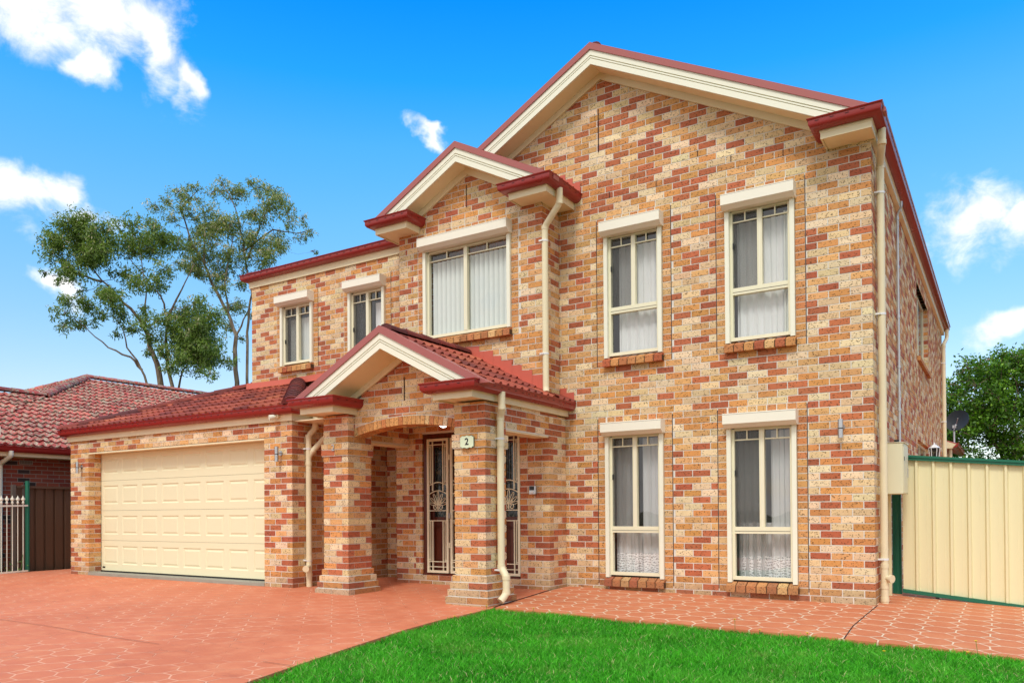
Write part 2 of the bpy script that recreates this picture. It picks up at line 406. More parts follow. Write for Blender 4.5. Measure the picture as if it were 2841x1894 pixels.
def brick_wall(mb, axis, plane, face, u0, u1, z0, z1, c0=None, c1=None, ops=(), gable=None, pal=PAL, bm='brick', mm='mortar', thick=.11, head=True, arch=None, slab=True):
    F = cfn(axis, plane, face)
    k = int(round((z0 - ZB) / CR))
    def emit(a, b, za, zb, d, col):
        if b - a < .022: return
        poly = [(a, za), (b, za), (b, zb), (a, zb)]; cut = False
        if gable:
            uc, zt, s = gable
            for sg in (1, -1):
                if zb > zt - s * abs(((a if sg < 0 else b)) - uc):
                    poly = clip(poly, sg * s, 1, zt + sg * s * uc); cut = True
        if arch:
            uc, zc, Rr = arch
            if za < zc + Rr and a < uc + .95 and b > uc - .95:
                def ez(u): return zc + math.sqrt(max(0, Rr * Rr - (u - uc) ** 2))
                ea, eb = ez(a), ez(b)
                if max(ea, eb, ez((a + b) / 2)) > za:
                    sl = (eb - ea) / (b - a); mid = max(0, ez((a + b) / 2) - (ea + eb) / 2)
                    poly = clip(poly, sl, -1, sl * a - ea - mid)
        if len(poly) < 3: return
        ar = abs(sum(poly[i][0] * poly[(i + 1) % len(poly)][1] - poly[(i + 1) % len(poly)][0] * poly[i][1] for i in range(len(poly)))) / 2
        if ar < .0006: return
        mb.prism(poly, F, rng.uniform(-.0012, .0012), d, bm, col)
    while True:
        za = ZB + k * CR; zb = za + BH
        if za > z1 - .012: break
        if zb > z1: zb = z1
        if za < z0 - .02: za = za
        cur, end = u0, u1
        if c0:
            own, p = c0; L, D = ((.23, .11) if (k + p) % 2 == 0 else (.11, .23))
            if own: emit(u0, u0 + L, za, zb, D, pick(pal)); cur = u0 + L + .01
            else: cur = u0 + (.12 if L > .2 else .24)
        if c1:
            own, p = c1; L, D = ((.23, .11) if (k + p) % 2 == 0 else (.11, .23))
            if own: emit(u1 - L, u1, za, zb, D, pick(pal)); end = u1 - L - .01
            else: end = u1 - (.12 if L > .2 else .24)
        segs = [(cur, end, 0)]
        zm = (za + zb) / 2
        for (oa, ob, oz0, oz1) in ops:
            if oz0 - .01 < zm < oz1 + (CR * 1.2 if head else 0):
                new = []
                for (a, b, h) in segs:
                    if ob + .12 <= a or oa - .12 >= b or h: new.append((a, b, h)); continue
                    if oa - .12 > a: new.append((a, oa - .1275, 0))
                    if ob + .12 < b: new.append((ob + .1275, b, 0))
                    if head:
                        if oa - .115 > a - .02: emit(oa - .115, oa - .004, za, zb, .10, pick(CLOSER if pal is PAL else pal))
                        if ob + .115 < b + .02: emit(ob + .004, ob + .115, za, zb, .10, pick(CLOSER if pal is PAL else pal))
                    else:
                        if oa > a: new.append((oa - .125, oa, 0))
                        if ob < b: new.append((ob, ob + .125, 0))
                    if zm > oz1: new.append((oa, ob, 1))
                segs = new
        off = .12 * (k % 2)
        anchor = u1 if (c1 and c1[0]) else (u0 if c0 else 0.)
        for (a, b, h) in segs:
            st = .12 if h else .24
            if c1 and c1[0] and not h: g0 = end - math.ceil((end - a) / st) * st + .01
            elif c0 and not h: g0 = cur
            else: g0 = math.floor((a - off) / st) * st + off
            g = g0
            if g < a - st: g += math.floor((a - g) / st) * st
            while g < b - .01:
                x0, x1 = max(g, a), min(g + st - .0128, b)
                if x1 - x0 > .02: emit(x0, x1, za, zb, .10, pick(CLOSER if h and pal is PAL else pal))
                g += st
        k += 1
    if not slab: return
    # mortar behind, set back 6 mm, with the openings left out
    lo, hi = u0 + .006, u1 - .006
    zz0, zz1 = z0 - (.15 if z0 < .5 else .0), z1
    us = sorted(set([lo, hi] + [x for o in ops for x in (o[0] - .004, o[1] + .004) if lo < x < hi]))
    for a, b in zip(us[:-1], us[1:]):
        iv = [(zz0, zz1)]
        for (oa, ob, oz0, oz1) in ops:
            if oa - .005 < (a + b) / 2 < ob + .005:
                iv2 = []
                for (p, q) in iv:
                    if oz0 > p: iv2.append((p, min(q, oz0)))
                    if oz1 < q: iv2.append((max(p, oz1), q))
                iv = [t for t in iv2 if t[1] > t[0]]
        for (p, q) in iv:
            poly = [(a, p), (b, p), (b, q), (a, q)]
            if gable:
                uc, zt, s = gable
                poly = [(a, p), (b, p), (b, q), (a, q)]
                poly = clip(poly, s, 1, zt + s * uc); poly = clip(poly, -s, 1, zt - s * uc)
            if len(poly) >= 3: mb.prism(poly, F, .0045, thick, mm)

def pier(mb, x0, y0, w, z0, z1, grow):
    h = w / 2; cx, cy = x0 + h, y0 + h
    k = int(round((z0 - ZB) / CR))
    while ZB + k * CR < z1 - .012:
        za = ZB + k * CR; zb = min(za + BH, z1); e = grow(za)
        H = h + e; L = H - .005; par = k % 2
        for sgn in (-1, 1):
            for t in (0, 1):
                a, b = ((-H, -H + L) if t == 0 else (H - L, H))
                j = rng.uniform(-.001, .001)
                if par == 0: mb.box(cx + a, cy + sgn * (H - .11), za, cx + b, cy + sgn * (H + j), zb, 'brick', pick(PAL))
                else: mb.box(cx + sgn * (H - .11), cy + a, za, cx + sgn * (H + j), cy + b, zb, 'brick', pick(PAL))
            q = H - .12
            if par == 0: mb.box(cx + sgn * (H - .11), cy - q, za, cx + sgn * H, cy + q, zb, 'brick', pick(PAL))
            else: mb.box(cx - q, cy + sgn * (H - .11), za, cx + q, cy + sgn * H, zb, 'brick', pick(PAL))
        mb.box(cx - H + .006, cy - H + .006, za - .011, cx + H - .006, cy + H - .006, zb + .001, 'mortar')
        k += 1

# ------------------------------------------------------------------ roof parts
GPROF = [(.0, -.112), (.050, -.118), (.092, -.100), (.112, -.072), (.114, -.020), (.126, -.012), (.130, .0), (.122, .006), (.112, -.002)]
def offset_path(path, d):
    out = []
    n = len(path)
    for i, p in enumerate(path):
        ns = []
        for a, b in ((i - 1, i), (i, i + 1)):
            if a < 0 or b >= n: continue
            dx, dy = path[b][0] - path[a][0], path[b][1] - path[a][1]; l = math.hypot(dx, dy)
            ns.append((dy / l, -dx / l))
        if len(ns) == 2:
            k = 1 + ns[0][0] * ns[1][0] + ns[0][1] * ns[1][1]
            v = ((ns[0][0] + ns[1][0]) / k, (ns[0][1] + ns[1][1]) / k)
        else: v = ns[0]
        out.append((p[0] + v[0] * d, p[1] + v[1] * d))
    return out
def sweep(mb, path, prof, z, m, closed=True):
    rows = [[(x, y, z + dz) for (x, y) in offset_path(path, d)] for d, dz in prof]
    n = len(path); k = len(prof)
    vs = [rows[j][i] for i in range(n) for j in range(k)]
    fs = []
    for i in range(n - 1):
        for j in range(k if closed else k - 1):
            j2 = (j + 1) % k
            fs.append((i * k + j, (i + 1) * k + j, (i + 1) * k + j2, i * k + j2))
    if closed: fs += [tuple(range(k)), tuple(range(n * k - 1, (n - 1) * k - 1, -1))]
    mb.raw(vs, fs, m)
def gutter(path, z, root, slots=True, name='gutter'):
    mb = MB()
    sweep(mb, path, GPROF, z, 'red')
    if slots:
        op = offset_path(path, .1165)
        for (a, b) in zip(op[:-1], op[1:]):
            L = math.hypot(b[0] - a[0], b[1] - a[1]); dx, dy = (b[0] - a[0]) / L, (b[1] - a[1]) / L
            t = .10
            while t < min(L, 9) - .1:
                x, y = a[0] + dx * t, a[1] + dy * t
                nx, ny = dy, -dx
                q = [(x - dx * .022, y - dy * .022), (x + dx * .022, y + dy * .022)]
                mb.face([(q[0][0], q[0][1], z - .042), (q[1][0], q[1][1], z - .042), (q[1][0], q[1][1], z - .035), (q[0][0], q[0][1], z - .035)], 'slot')
                t += .16
    return part(mb, name, root, smooth=True)
def fascia(path, z0, z1, root, m='cream', name='fascia'):
    mb = MB()
    zm = z0 + (z1 - z0) * .42
    sweep(mb, path, [(-.02, z0), (.0, z0), (.0, zm), (.004, zm + .002), (.004, zm + .010), (.008, zm + .012), (.008, z1), (-.02, z1)], 0, m)
    return part(mb, name, root)
def tile_roof(mb, O, ud, vd, W, L, poly, m='tile', pal=None, pitch=.165, row=.33, n=8, amp=.030, step=.034):
    O = Vector(O); ud = Vector(ud).normalized(); vd = Vector(vd).normalized(); nn = ud.cross(vd).normalized()
    if nn.z < 0: nn = -nn
    def inside(u, v):
        c = False; k = len(poly)
        for i in range(k):
            x1, y1 = poly[i]; x2, y2 = poly[(i + 1) % k]
            if (y1 > v) != (y2 > v) and u < (x2 - x1) * (v - y1) / (y2 - y1) + x1: c = not c
        return c
    du = pitch / n; nu = int(W / du) + 1; nr = int(math.ceil(L / row))
    prof = [amp * max(0., math.cos(2 * math.pi * (i % n) / n)) ** .8 for i in range(nu + 1)]
    for r in range(nr):
        v0, v1 = r * row, (r + 1) * row + .03
        base = len(mb.v)
        rr = rng.Random if False else None
        for i in range(nu + 1):
            u = i * du; h = prof[i]
            lo = step + h
            for (v, z) in ((v0, max(0., h - .014)), (v0 - .004, lo), (v1, h + .002)):
                mb.v.append(tuple(O + ud * u + vd * v + nn * z))
        cols = {}
        mi = mb.mi(m)
        for i in range(nu):
            if not inside((i + .5) * du, (r + .5) * row): continue
            t = i // (2 * n)
            if t not in cols: cols[t] = pick(pal)
            b = base + i * 3
            mb.f += [[b, b + 3, b + 4, b + 1], [b + 1, b + 4, b + 5, b + 2]]; mb.m += [mi, mi]
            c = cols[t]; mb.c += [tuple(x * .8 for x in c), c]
def ridge(mb, p0, p1, m='tile', pal=None, r=.105, ln=.36):
    p0, p1 = Vector(p0), Vector(p1); d = (p1 - p0); L = d.length; d.normalize()
    side = d.cross(Vector((0, 0, 1))).normalized(); up = side.cross(d).normalized()
    k = max(1, int(round(L / ln)))
    for i in range(k):
        a = p0 + d * (L * i / k - .015); b = p0 + d * (L * (i + 1) / k + .02)
        c = pick(pal); seg = 8
        va = []; vb = []
        for j in range(seg + 1):
            t = math.pi * j / seg
            va.append(a + side * math.cos(t) * (r + .012) + up * (math.sin(t) * (r + .012) * .8 - .02))
            vb.append(b + side * math.cos(t) * (r - .006) + up * (math.sin(t) * (r - .006) * .8 - .02))
        n = seg + 1
        fs = [(j, j + 1, n + j + 1, n + j) for j in range(seg)] + [tuple(range(n))] + [tuple(range(2 * n - 1, n - 1, -1))]
        mb.raw(va + vb, fs, m, c)
TPAL = [((.36, .080, .045), 40), ((.28, .060, .038), 30), ((.44, .115, .06), 20), ((.20, .045, .032), 14)]
TPALD = [((.17, .035, .028), 40), ((.12, .03, .028), 30), ((.24, .045, .03), 20)]
NPAL = [((.44, .085, .068), 40), ((.36, .065, .055), 30), ((.52, .12, .09), 20), ((.28, .055, .048), 15)]
MAT['tile'] = tile_mat('terracotta_tile')
MAT['tileN'] = tile_mat('weathered_terracotta_tile', .9)
def barge(yb, xc, zt, zl_clip, s, half, root, thick=.10):
    """gable edge: cream board with moulding, red metal capping above. zt = apex of the capping"""
    mb = MB(); F = lambda a, b, d: (a, d, b)
    def band(t0, t1, y0, y1, m, mbx):
        for sg in (-1, 1):
            poly = [(0, zt - t0), (half, zt - t0 - s * half), (half, zt - t1 - s * half), (0, zt - t1)]
            poly = clip(poly, 0, -1, -zl_clip)
            if len(poly) < 3: continue
            poly = [(xc + sg * a, b) for a, b in poly]
            mbx.prism(poly, F, y0, y1, m)
    band(.0, .092, yb - .022, yb + .12, 'redcap', mb)
    cap = part(mb, 'barge_capping', root)
    mb = MB()
    band(.0922, .168, yb - .004, yb + .03, 'creamW', mb)
    band(.1682, .180, yb + .016, yb + .03, 'cream', mb)
    band(.1802, .200, yb - .002, yb + .03, 'creamW', mb)
    band(.2002, .210, yb + .016, yb + .03, 'cream', mb)
    band(.2102, .288, yb, yb + .03, 'creamW', mb)
    return part(mb, 'barge_board', root)
def soffit_frieze(yb, yw, xc, zs, s, half, zlow, root, fr=.095):
    mb = MB(); F = lambda a, b, d: (a, d, b)
    for sg in (-1, 1):
        poly = [(0, zs + .02), (half, zs + .02 - s * half), (half, zs - s * half), (0, zs)]
        poly = clip(poly, 0, -1, -zlow)
        mb.prism([(xc + sg * a, b) for a, b in poly], F, yb + .031, yw + .02, 'soffit')
    part(mb, 'soffit', root)
    mb = MB()
    for sg in (-1, 1):
        poly = [(0, zs - .001), (half, zs - .001 - s * half), (half, zs - fr - s * half), (0, zs - fr)]
        poly = clip(poly, 0, -1, -zlow)
        mb.prism([(xc + sg * a, b) for a, b in poly], F, yw - .032, yw - .002, 'cream')
    part(mb, 'frieze_board', root)
def slab_roof(mb, yf, yk, xc, z, s, half, m='redcap', th=.05):
    F = lambda a, b, d: (a, d, b)
    poly = [(xc, z), (xc + half, z - s * half), (xc + half, z - s * half - th), (xc, z - th * 1.0), (xc - half, z - s * half - th), (xc - half, z - s * half)]
    # two convex pieces
    for sg in (-1, 1):
        p = [(xc, z), (xc + sg * half, z - s * half), (xc + sg * half, z - s * half - th), (xc, z - th)]
        mb.prism(p, F, yf, yk, m)
def eave_box(x0, y0, x1, y1, z0, z1, root):
    mb = MB()
    mb.box(x0 + .022, y0 + .022, z0 + .012, x1 - .022, y1, z0 + .022, 'soffit')
    mb.box(x0 + .01, y0 + .01, z0 + .04, x1 - .01, y1, z1 + .06, 'cream')
    return part(mb, 'eave_soffit', root)

# ------------------------------------------------------------------ window
def curtain(mb, x0, x1, y, z0, z1, m, amp=.011, wl=.095, n=None, gather=None):
    n = n or max(8, int((x1 - x0) / .012)); vs = []; ph = rng.uniform(0, 6)
    zs = [z0, z0 + (z1 - z0) * .35, z0 + (z1 - z0) * .7, z1]
    for j, z in enumerate(zs):
        for i in range(n + 1):
            t = i / n; x = x0 + (x1 - x0) * t
            if gather: x = x + gather(t, (z - z0) / (z1 - z0))
            a = 2 * math.pi * (x / wl) + ph
            vs.append((x + .006 * math.sin(a * 1.7 + j * .15), y + amp * (math.sin(a + j * .12) + .35 * math.sin(a * 2.3 + 1 + j * .1)), z))
    fs = [(j * (n + 1) + i, j * (n + 1) + i + 1, (j + 1) * (n + 1) + i + 1, (j + 1) * (n + 1) + i) for j in range(3) for i in range(n)]
    mb.raw(vs, fs, m)
def window(root, x0, x1, z0, z1, yw, kind, boxz, label=None, side=False):
    """x0..x1,z0..z1: outer edges of the roller-shutter guides; yw: wall plane. returns the window part"""
    g = .055; y = yw
    fr = MB()
    ix0, ix1 = x0 + g, x1 - g
    f = .032; yf0, yf1 = y + .012, y + .075
    fz0 = z0 + (.03 if kind != 'bay' else .02)
    fr.box(ix0, yf0, fz0, ix0 + f, yf1, z1, 'frame'); fr.box(ix1 - f, yf0, fz0, ix1, yf1, z1, 'frame')
    fr.box(ix0 + f, yf0, fz0, ix1 - f, yf1, fz0 + f + .012, 'frame'); fr.box(ix0 + f, yf0 + .002, z1 - .02, ix1 - f, yf1, z1 + .06, 'frame')
    xm = (ix0 + ix1) / 2 - (.0 if kind != 'bay' else .02)
    zt = None
    zbot = fz0 + f + .012
    if kind in ('tall',):
        zt = z0 + .61
        fr.box(ix0 + f, yf0 - .006, zt, ix1 - f, yf1, zt + .085, 'frame')
        fr.box(ix0 + f, yf0 - .010, zt + .030, ix1 - f, yf0 - .0062, zt + .034, 'slot')
    lo = (zt + .085) if zt else zbot
    fr.box(xm - .030, yf0 - .004, lo, xm + .030, yf1 - .004, z1 - .02, 'frame')
    fr.box(xm - .004, yf0 - .007, lo, xm + .004, yf0 - .0042, z1 - .02, 'shutter')
    # colonial bars near the head
    zb = z1 - .135 if kind != 'small' else z1 - .15
    for a, b in ((ix0 + f, xm - .030), (xm + .030, ix1 - f)):
        fr.box(a, yf0 + .012, zb - .008, b, yf0 + .034, zb + .008, 'frame')
        c = (a + b) / 2
        fr.box(c - .008, yf0 + .014, zb + .008, c + .008, yf0 + .032, z1 - .02, 'frame')
    w = part(fr, 'window', root, bevel=.002)
    if label: w['label'] = label
    gl = MB(); gl.face([(ix0 + f, yf0 + .040, zbot), (ix1 - f, yf0 + .040, zbot), (ix1 - f, yf0 + .040, z1 - .01), (ix0 + f, yf0 + .040, z1 - .01)], 'glass')
    part(gl, 'pane', w)
    # left light slides behind a fly screen
    if kind != 'bay':
        fs = MB(); fs.box(ix0 + f, yf0 + .016, lo + .002, xm - .032, yf0 + .018, z1 - .022, 'screen')
        part(fs, 'fly_screen', w)
        lt = MB(); zc = lo + (z1 - lo) * .55
        if kind == 'small': zc = lo + (z1 - lo) * .38
        lt.box(ix0 + f + .004, yf0 - .012, zc - .035, ix0 + f + .018, yf0 + .012, zc + .035, 'black')
        part(lt, 'latch', w)
    gd = MB()
    gd.box(x0, y - .042, z0, ix0, y + .03, boxz[0] + .02, 'creamW'); part(gd, 'shutter_guide', w, bevel=.003)
    gd = MB(); gd.box(ix1, y - .042, z0, x1, y + .03, boxz[0] + .02, 'creamW'); part(gd, 'shutter_guide', w, bevel=.003)
    bx = MB(); D = .165
    prof = [(y - .0, boxz[0] - .035), (y - .10, boxz[0] - .035), (y - D, boxz[0] + .012), (y - D, boxz[1] - .004), (y - D + .012, boxz[1]), (y, boxz[1] + .004)]
    bx.prism(prof, lambda a, b, d: (d, a, b), x0 - .012, x1 + .022, 'shutter')
    bx.box(x0 - .010, y - D - .0015, boxz[1] - .018, x1 + .020, y - D, boxz[1] - .0155, 'slot')
    part(bx, 'shutter_box', w, bevel=.004)
    # brick-on-edge sill
    sl = MB(); n = max(3, int(round((x1 - x0 + .04) / .12))); st = (x1 - x0 + .03) / n
    low = z0 < 1
    for i in range(n):
        a = x0 - .012 + i * st
        col = pick(SILLP)
        prof = [(y - .082, z0 - .118), (y - .082, z0 - .034), (y + .01, z0 + .006), (y + .06, z0 + .006), (y + .06, z0 - .118)]
        sl.prism(prof, lambda p, q, d: (d, p, q), a + .0065, a + st - .0065, 'brick', col)
    sl.box(x0 - .008, y - .075, z0 - .112, x1 + .014, y + .06, z0 - .042, 'sillmortar')
    part(sl, 'sill', w)
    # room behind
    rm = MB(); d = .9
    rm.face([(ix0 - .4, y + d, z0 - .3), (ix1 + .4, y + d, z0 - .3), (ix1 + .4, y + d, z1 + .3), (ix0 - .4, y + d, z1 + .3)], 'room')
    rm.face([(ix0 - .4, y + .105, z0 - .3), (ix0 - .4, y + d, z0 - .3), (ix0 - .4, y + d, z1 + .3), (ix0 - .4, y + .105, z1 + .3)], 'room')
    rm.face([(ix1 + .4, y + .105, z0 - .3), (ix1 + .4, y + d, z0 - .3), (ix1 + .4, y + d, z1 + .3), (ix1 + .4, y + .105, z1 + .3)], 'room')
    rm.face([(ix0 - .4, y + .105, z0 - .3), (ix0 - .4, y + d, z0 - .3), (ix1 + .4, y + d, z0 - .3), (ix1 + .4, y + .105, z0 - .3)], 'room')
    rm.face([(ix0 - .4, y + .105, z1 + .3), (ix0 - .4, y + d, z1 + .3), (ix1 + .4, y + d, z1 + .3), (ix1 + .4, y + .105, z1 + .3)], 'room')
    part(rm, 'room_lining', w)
    return w

# ------------------------------------------------------------------ ground heights
def lerp(a, b, t): t = max(0., min(1., t)); return a + (b - a) * t
def gz(x, y):
    if x <= -6: b = .040
    elif x <= -4: b = lerp(.040, .052, (x + 6) / 2)
    elif x <= 0: b = lerp(.052, .004, (x + 4) / 4)
    else: b = .004 - .055 * min(x, 8)
    s = lerp(.008, .036, (x + 7) / 3)
    yy = min(y, 0)
    h = s * max(yy, -2.5)
    if yy < -2.5: h += .018 * (max(yy, -12) + 2.5)
    return b + h
def sheet(name, xs, ys, mask, dz, m, skirt=0.):
    mb = MB(); nx, ny = len(xs), len(ys); idx = {}
    mi = mb.mi(m)
    def vid(i, j):
        if (i, j) not in idx: idx[(i, j)] = len(mb.v); mb.v.append((xs[i], ys[j], gz(xs[i], ys[j]) + dz))
        return idx[(i, j)]
    return mb
def poly_sheet(name, poly, dz, m, depth=.0, sub=.5, kind='structure'):
    """ground slab from an outline: grid-filled so that it follows the fall of the ground, sides down by depth"""
    import bmesh
    bm = bmesh.new()
    vs = [bm.verts.new((x, y, 0)) for x, y in poly]
    f = bm.faces.new(vs)
    xs = [p[0] for p in poly]; ys = [p[1] for p in poly]
    for ax, lo, hi in ((0, min(xs), max(xs)), (1, min(ys), max(ys))):
        t = lo + sub
        while t < hi:
            co = (t, 0, 0) if ax == 0 else (0, t, 0); no = (1, 0, 0) if ax == 0 else (0, 1, 0)
            bmesh.ops.bisect_plane(bm, geom=bm.verts[:] + bm.edges[:] + bm.faces[:], plane_co=co, plane_no=no)
            t += sub
    bmesh.ops.recalc_face_normals(bm, faces=bm.faces[:])
    if bm.faces[:][0].normal.z < 0: bmesh.ops.reverse_faces(bm, faces=bm.faces[:])
    for v in bm.verts: v.co.z = gz(v.co.x, v.co.y) + dz
    if depth:
        be = [e for e in bm.edges if len(e.link_faces) == 1]
        r = bmesh.ops.extrude_edge_only(bm, edges=be)
        for v in [g for g in r['geom'] if isinstance(g, bmesh.types.BMVert)]: v.co.z -= depth
    me = bpy.data.meshes.new(name); bm.to_mesh(me); bm.free(); me.materials.append(MAT[m])
    o = bpy.data.objects.new(name, me); COL.objects.link(o)
    if kind: o['kind'] = kind
    return o
TREE_A_CLUMPS=[[-3706,1080,1474,58],[-3644,1118,1503,51],[-3564,1169,1510,51],[-3743,1057,1417,43],[-3725,1069,1359,43],[-3651,1115,1416,65],[-3577,1161,1437,65],[-3510,1203,1458,43],[-3615,1138,1351,58],[-3677,1100,1315,36],[-3541,1185,1357,51],[-3455,1238,1451,36],[-3405,1269,1472,43],[-3357,1300,1443,51],[-3307,1331,1457,43],[-3247,1369,1413,43],[-3443,1246,1393,29],[-3357,1300,1392,43],[-3800,1023,1287,18],[-3763,1046,1269,14],[-3665,1108,1271,36],[-3696,1089,1221,18],[-3616,1139,1242,36],[-3568,1170,1198,36],[-3519,1201,1169,36],[-3483,1224,1125,51],[-3518,1200,1299,36],[-3444,1247,1270,43],[-3654,1116,1126,33],[-3704,1085,1083,33],[-3667,1109,1054,36],[-3692,1093,1004,22],[-3605,1147,1126,29],[-3569,1170,1082,29],[-3483,1224,1067,36],[-3435,1255,1009,29],[-3391,1282,1095,29],[-3515,1205,988,18],[-3384,1285,1204,36],[-3322,1324,1225,36],[-3267,1358,1268,36],[-3343,1313,1008,43],[-3275,1355,1094,43],[-3207,1398,1123,43],[-3146,1436,1115,36],[-3097,1467,1079,36],[-3269,1359,1015,58],[-3208,1398,1029,65],[-3147,1436,1021,58],[-3270,1360,928,58],[-3209,1398,913,72],[-3141,1441,927,65],[-3228,1387,848,51],[-3154,1433,855,43],[-3099,1468,876,36],[-3056,1495,854,29],[-3253,1372,805,29],[-3149,1437,804,22],[-3094,1472,774,25],[-3343,1313,950,29],[-3301,1341,877,29],[-3387,1287,893,18]]
TREE_A_LIMBS=[[[-3328,1326,689],[-3339,1318,820],[-3368,1298,907],[-3392,1282,1001],[-3440,1251,1081],[-3507,1208,1169],[-3567,1170,1242],[-3633,1127,1373]],[[-3377,1295,704],[-3412,1272,820],[-3460,1240,922],[-3484,1224,1024],[-3514,1205,1067]],[[-3406,1275,813],[-3455,1244,879],[-3546,1186,916],[-3619,1140,1003],[-3667,1109,1054]],[[-3276,1359,689],[-3290,1349,819],[-3301,1340,950],[-3299,1340,1066],[-3335,1316,1167],[-3389,1281,1255],[-3480,1223,1386]],[[-3267,1365,689],[-3229,1387,804],[-3178,1418,913]],[[-3299,1340,1066],[-3249,1370,1203],[-3174,1416,1311]],[[-3392,1282,1001],[-3385,1286,1095],[-3384,1285,1204],[-3418,1261,1458]],[[-3567,1170,1242],[-3665,1108,1271],[-3763,1046,1269]]]
TREE_B_CLUMPS=[[-3612,1607,1846,32],[-3653,1582,1791,32],[-3668,1574,1719,32],[-3579,1629,1814,40],[-3517,1667,1845,32],[-3463,1701,1869,32],[-3408,1735,1893,32],[-3354,1769,1892,32],[-3328,1786,1844,32],[-3382,1752,1844,32],[-3259,1829,1883,32],[-3233,1846,1851,32],[-3178,1880,1851,40],[-3152,1897,1802,40],[-3125,1915,1754,40],[-3180,1880,1747,40],[-3233,1846,1779,32],[-3099,1932,1706,36],[-3079,1945,1650,36],[-3059,1958,1610,32],[-3018,1983,1657,24],[-2998,1996,1609,20],[-3586,1625,1742,40],[-3532,1659,1702,40],[-3464,1702,1733,48],[-3424,1727,1685,48],[-3465,1702,1637,48],[-3384,1753,1660,40],[-3316,1796,1644,40],[-3261,1830,1691,40],[-3214,1859,1675,48],[-3181,1881,1619,48],[-3276,1822,1579,48],[-3216,1860,1547,56],[-3148,1903,1546,40],[-3114,1924,1506,32],[-3351,1775,1580,40],[-3432,1724,1581,48],[-3520,1668,1621,40],[-3587,1625,1654,32],[-3622,1604,1598,28],[-3291,1813,1483,48],[-3223,1856,1467,48],[-3169,1890,1466,40],[-3359,1771,1484,48],[-3426,1728,1485,56],[-3494,1685,1517,48],[-3554,1647,1550,48],[-3589,1626,1486,48],[-3522,1669,1437,48],[-3420,1733,1405,40],[-3332,1788,1420,40],[-3387,1754,1308,40],[-3455,1712,1341,32],[-3319,1797,1332,32],[-3488,1690,1389,40],[-3569,1639,1422,32],[-3736,1531,1695,16],[-3716,1544,1655,16],[-3749,1523,1679,10],[-2996,1999,1529,12],[-3388,1755,1236,32],[-3334,1789,1228,32],[-3301,1810,1195,24],[-3403,1747,1132,40],[-3356,1777,1076,20]]
TREE_B_LIMBS=[[[-3349,1784,748],[-3344,1786,956],[-3346,1783,1076],[-3382,1759,1196],[-3428,1729,1317],[-3488,1690,1437],[-3554,1647,1582],[-3586,1625,1742],[-3517,1667,1845]],[[-3346,1783,1076],[-3307,1806,1196],[-3279,1823,1291]],[[-3302,1814,747],[-3299,1813,1035],[-3301,1810,1195],[-3279,1823,1291],[-3318,1796,1516],[-3329,1787,1676],[-3369,1761,1788],[-3408,1735,1893]],[[-3291,1813,1483],[-3248,1838,1635],[-3193,1872,1731],[-3165,1889,1835]],[[-3318,1796,1516],[-3181,1881,1635],[-3079,1945,1618],[-2998,1996,1641]],[[-3488,1690,1437],[-3465,1702,1637],[-3484,1689,1757]],[[-3382,1759,1196],[-3387,1754,1356],[-3357,1770,1580],[-3384,1753,1660]]]
TREE_C_CLUMPS=[[412,2026,440,25],[304,1960,315,31],[166,1870,559,37],[179,1881,288,25],[97,1828,428,43],[41,1792,532,37],[25,1783,426,37],[369,1998,499,37],[46,1797,360,43],[-24,1754,295,31],[71,1812,425,25],[226,1911,306,37],[382,2008,385,31],[345,1985,389,43],[201,1892,573,37],[33,1790,237,43],[293,1953,228,43],[113,1838,474,37],[337,1979,453,37],[95,1826,508,43],[57,1805,241,43],[66,1810,378,37],[272,1937,563,37],[207,1897,531,37],[380,2006,431,43],[138,1856,296,37],[359,1993,451,25],[213,1901,506,25],[271,1938,435,25],[366,1998,322,37],[13,1775,483,25],[185,1883,464,37],[184,1885,288,25],[-3,1767,303,25],[319,1969,340,31],[149,1861,440,25],[388,2012,355,25],[120,1844,331,31],[166,1871,539,25],[143,1858,356,31],[208,1899,352,37],[362,1995,448,25],[142,1858,241,37],[-23,1754,328,25],[356,1991,491,31],[67,1810,369,37],[202,1894,413,31],[-33,1747,408,43],[89,1824,394,37],[169,1876,220,43],[66,1808,532,31],[123,1844,480,31],[221,1908,329,31],[-61,1729,398,25],[300,1956,388,43],[243,1921,358,31],[27,1783,521,37],[173,1878,247,25],[269,1938,277,31],[340,1983,268,31],[209,1899,367,31],[211,1901,364,43],[9,1774,342,43],[234,1917,188,31],[162,1868,524,25],[133,1851,409,43],[351,1988,454,25],[95,1826,512,25],[-52,1735,412,37],[120,1845,182,37],[97,1831,200,43],[290,1951,315,25],[205,1896,434,43],[-44,1741,341,25],[219,1906,384,37],[244,1921,408,43],[245,1924,235,43],[163,1869,463,37],[113,1840,341,25],[318,1969,268,37],[168,1873,417,43],[219,1903,563,43],[119,1844,185,31],[221,1906,490,43],[143,1856,563,43],[386,2010,464,37],[104,1834,335,37],[-13,1759,440,25],[-8,1762,486,25],[274,1940,346,31],[264,1932,573,25],[354,1990,477,25],[273,1940,301,31],[132,1852,308,37],[318,1969,283,43],[325,1973,298,37],[228,1912,311,31],[-21,1756,267,31],[-22,1754,350,43],[259,1930,446,25],[26,1784,372,43],[136,1852,526,37],[374,2004,290,31],[78,1816,405,43],[375,2003,408,25],[112,1840,244,43],[418,2031,361,43],[374,2002,496,25],[39,1794,285,31],[144,1860,184,31],[-10,1762,376,25],[60,1804,477,37],[80,1818,394,31],[392,2014,415,37],[352,1989,381,25],[16,1777,510,25],[48,1796,534,31],[90,1822,558,31],[126,1845,570,25],[163,1868,567,25],[5,1770,473,25],[-6,1764,430,25],[-1,1767,380,25]]
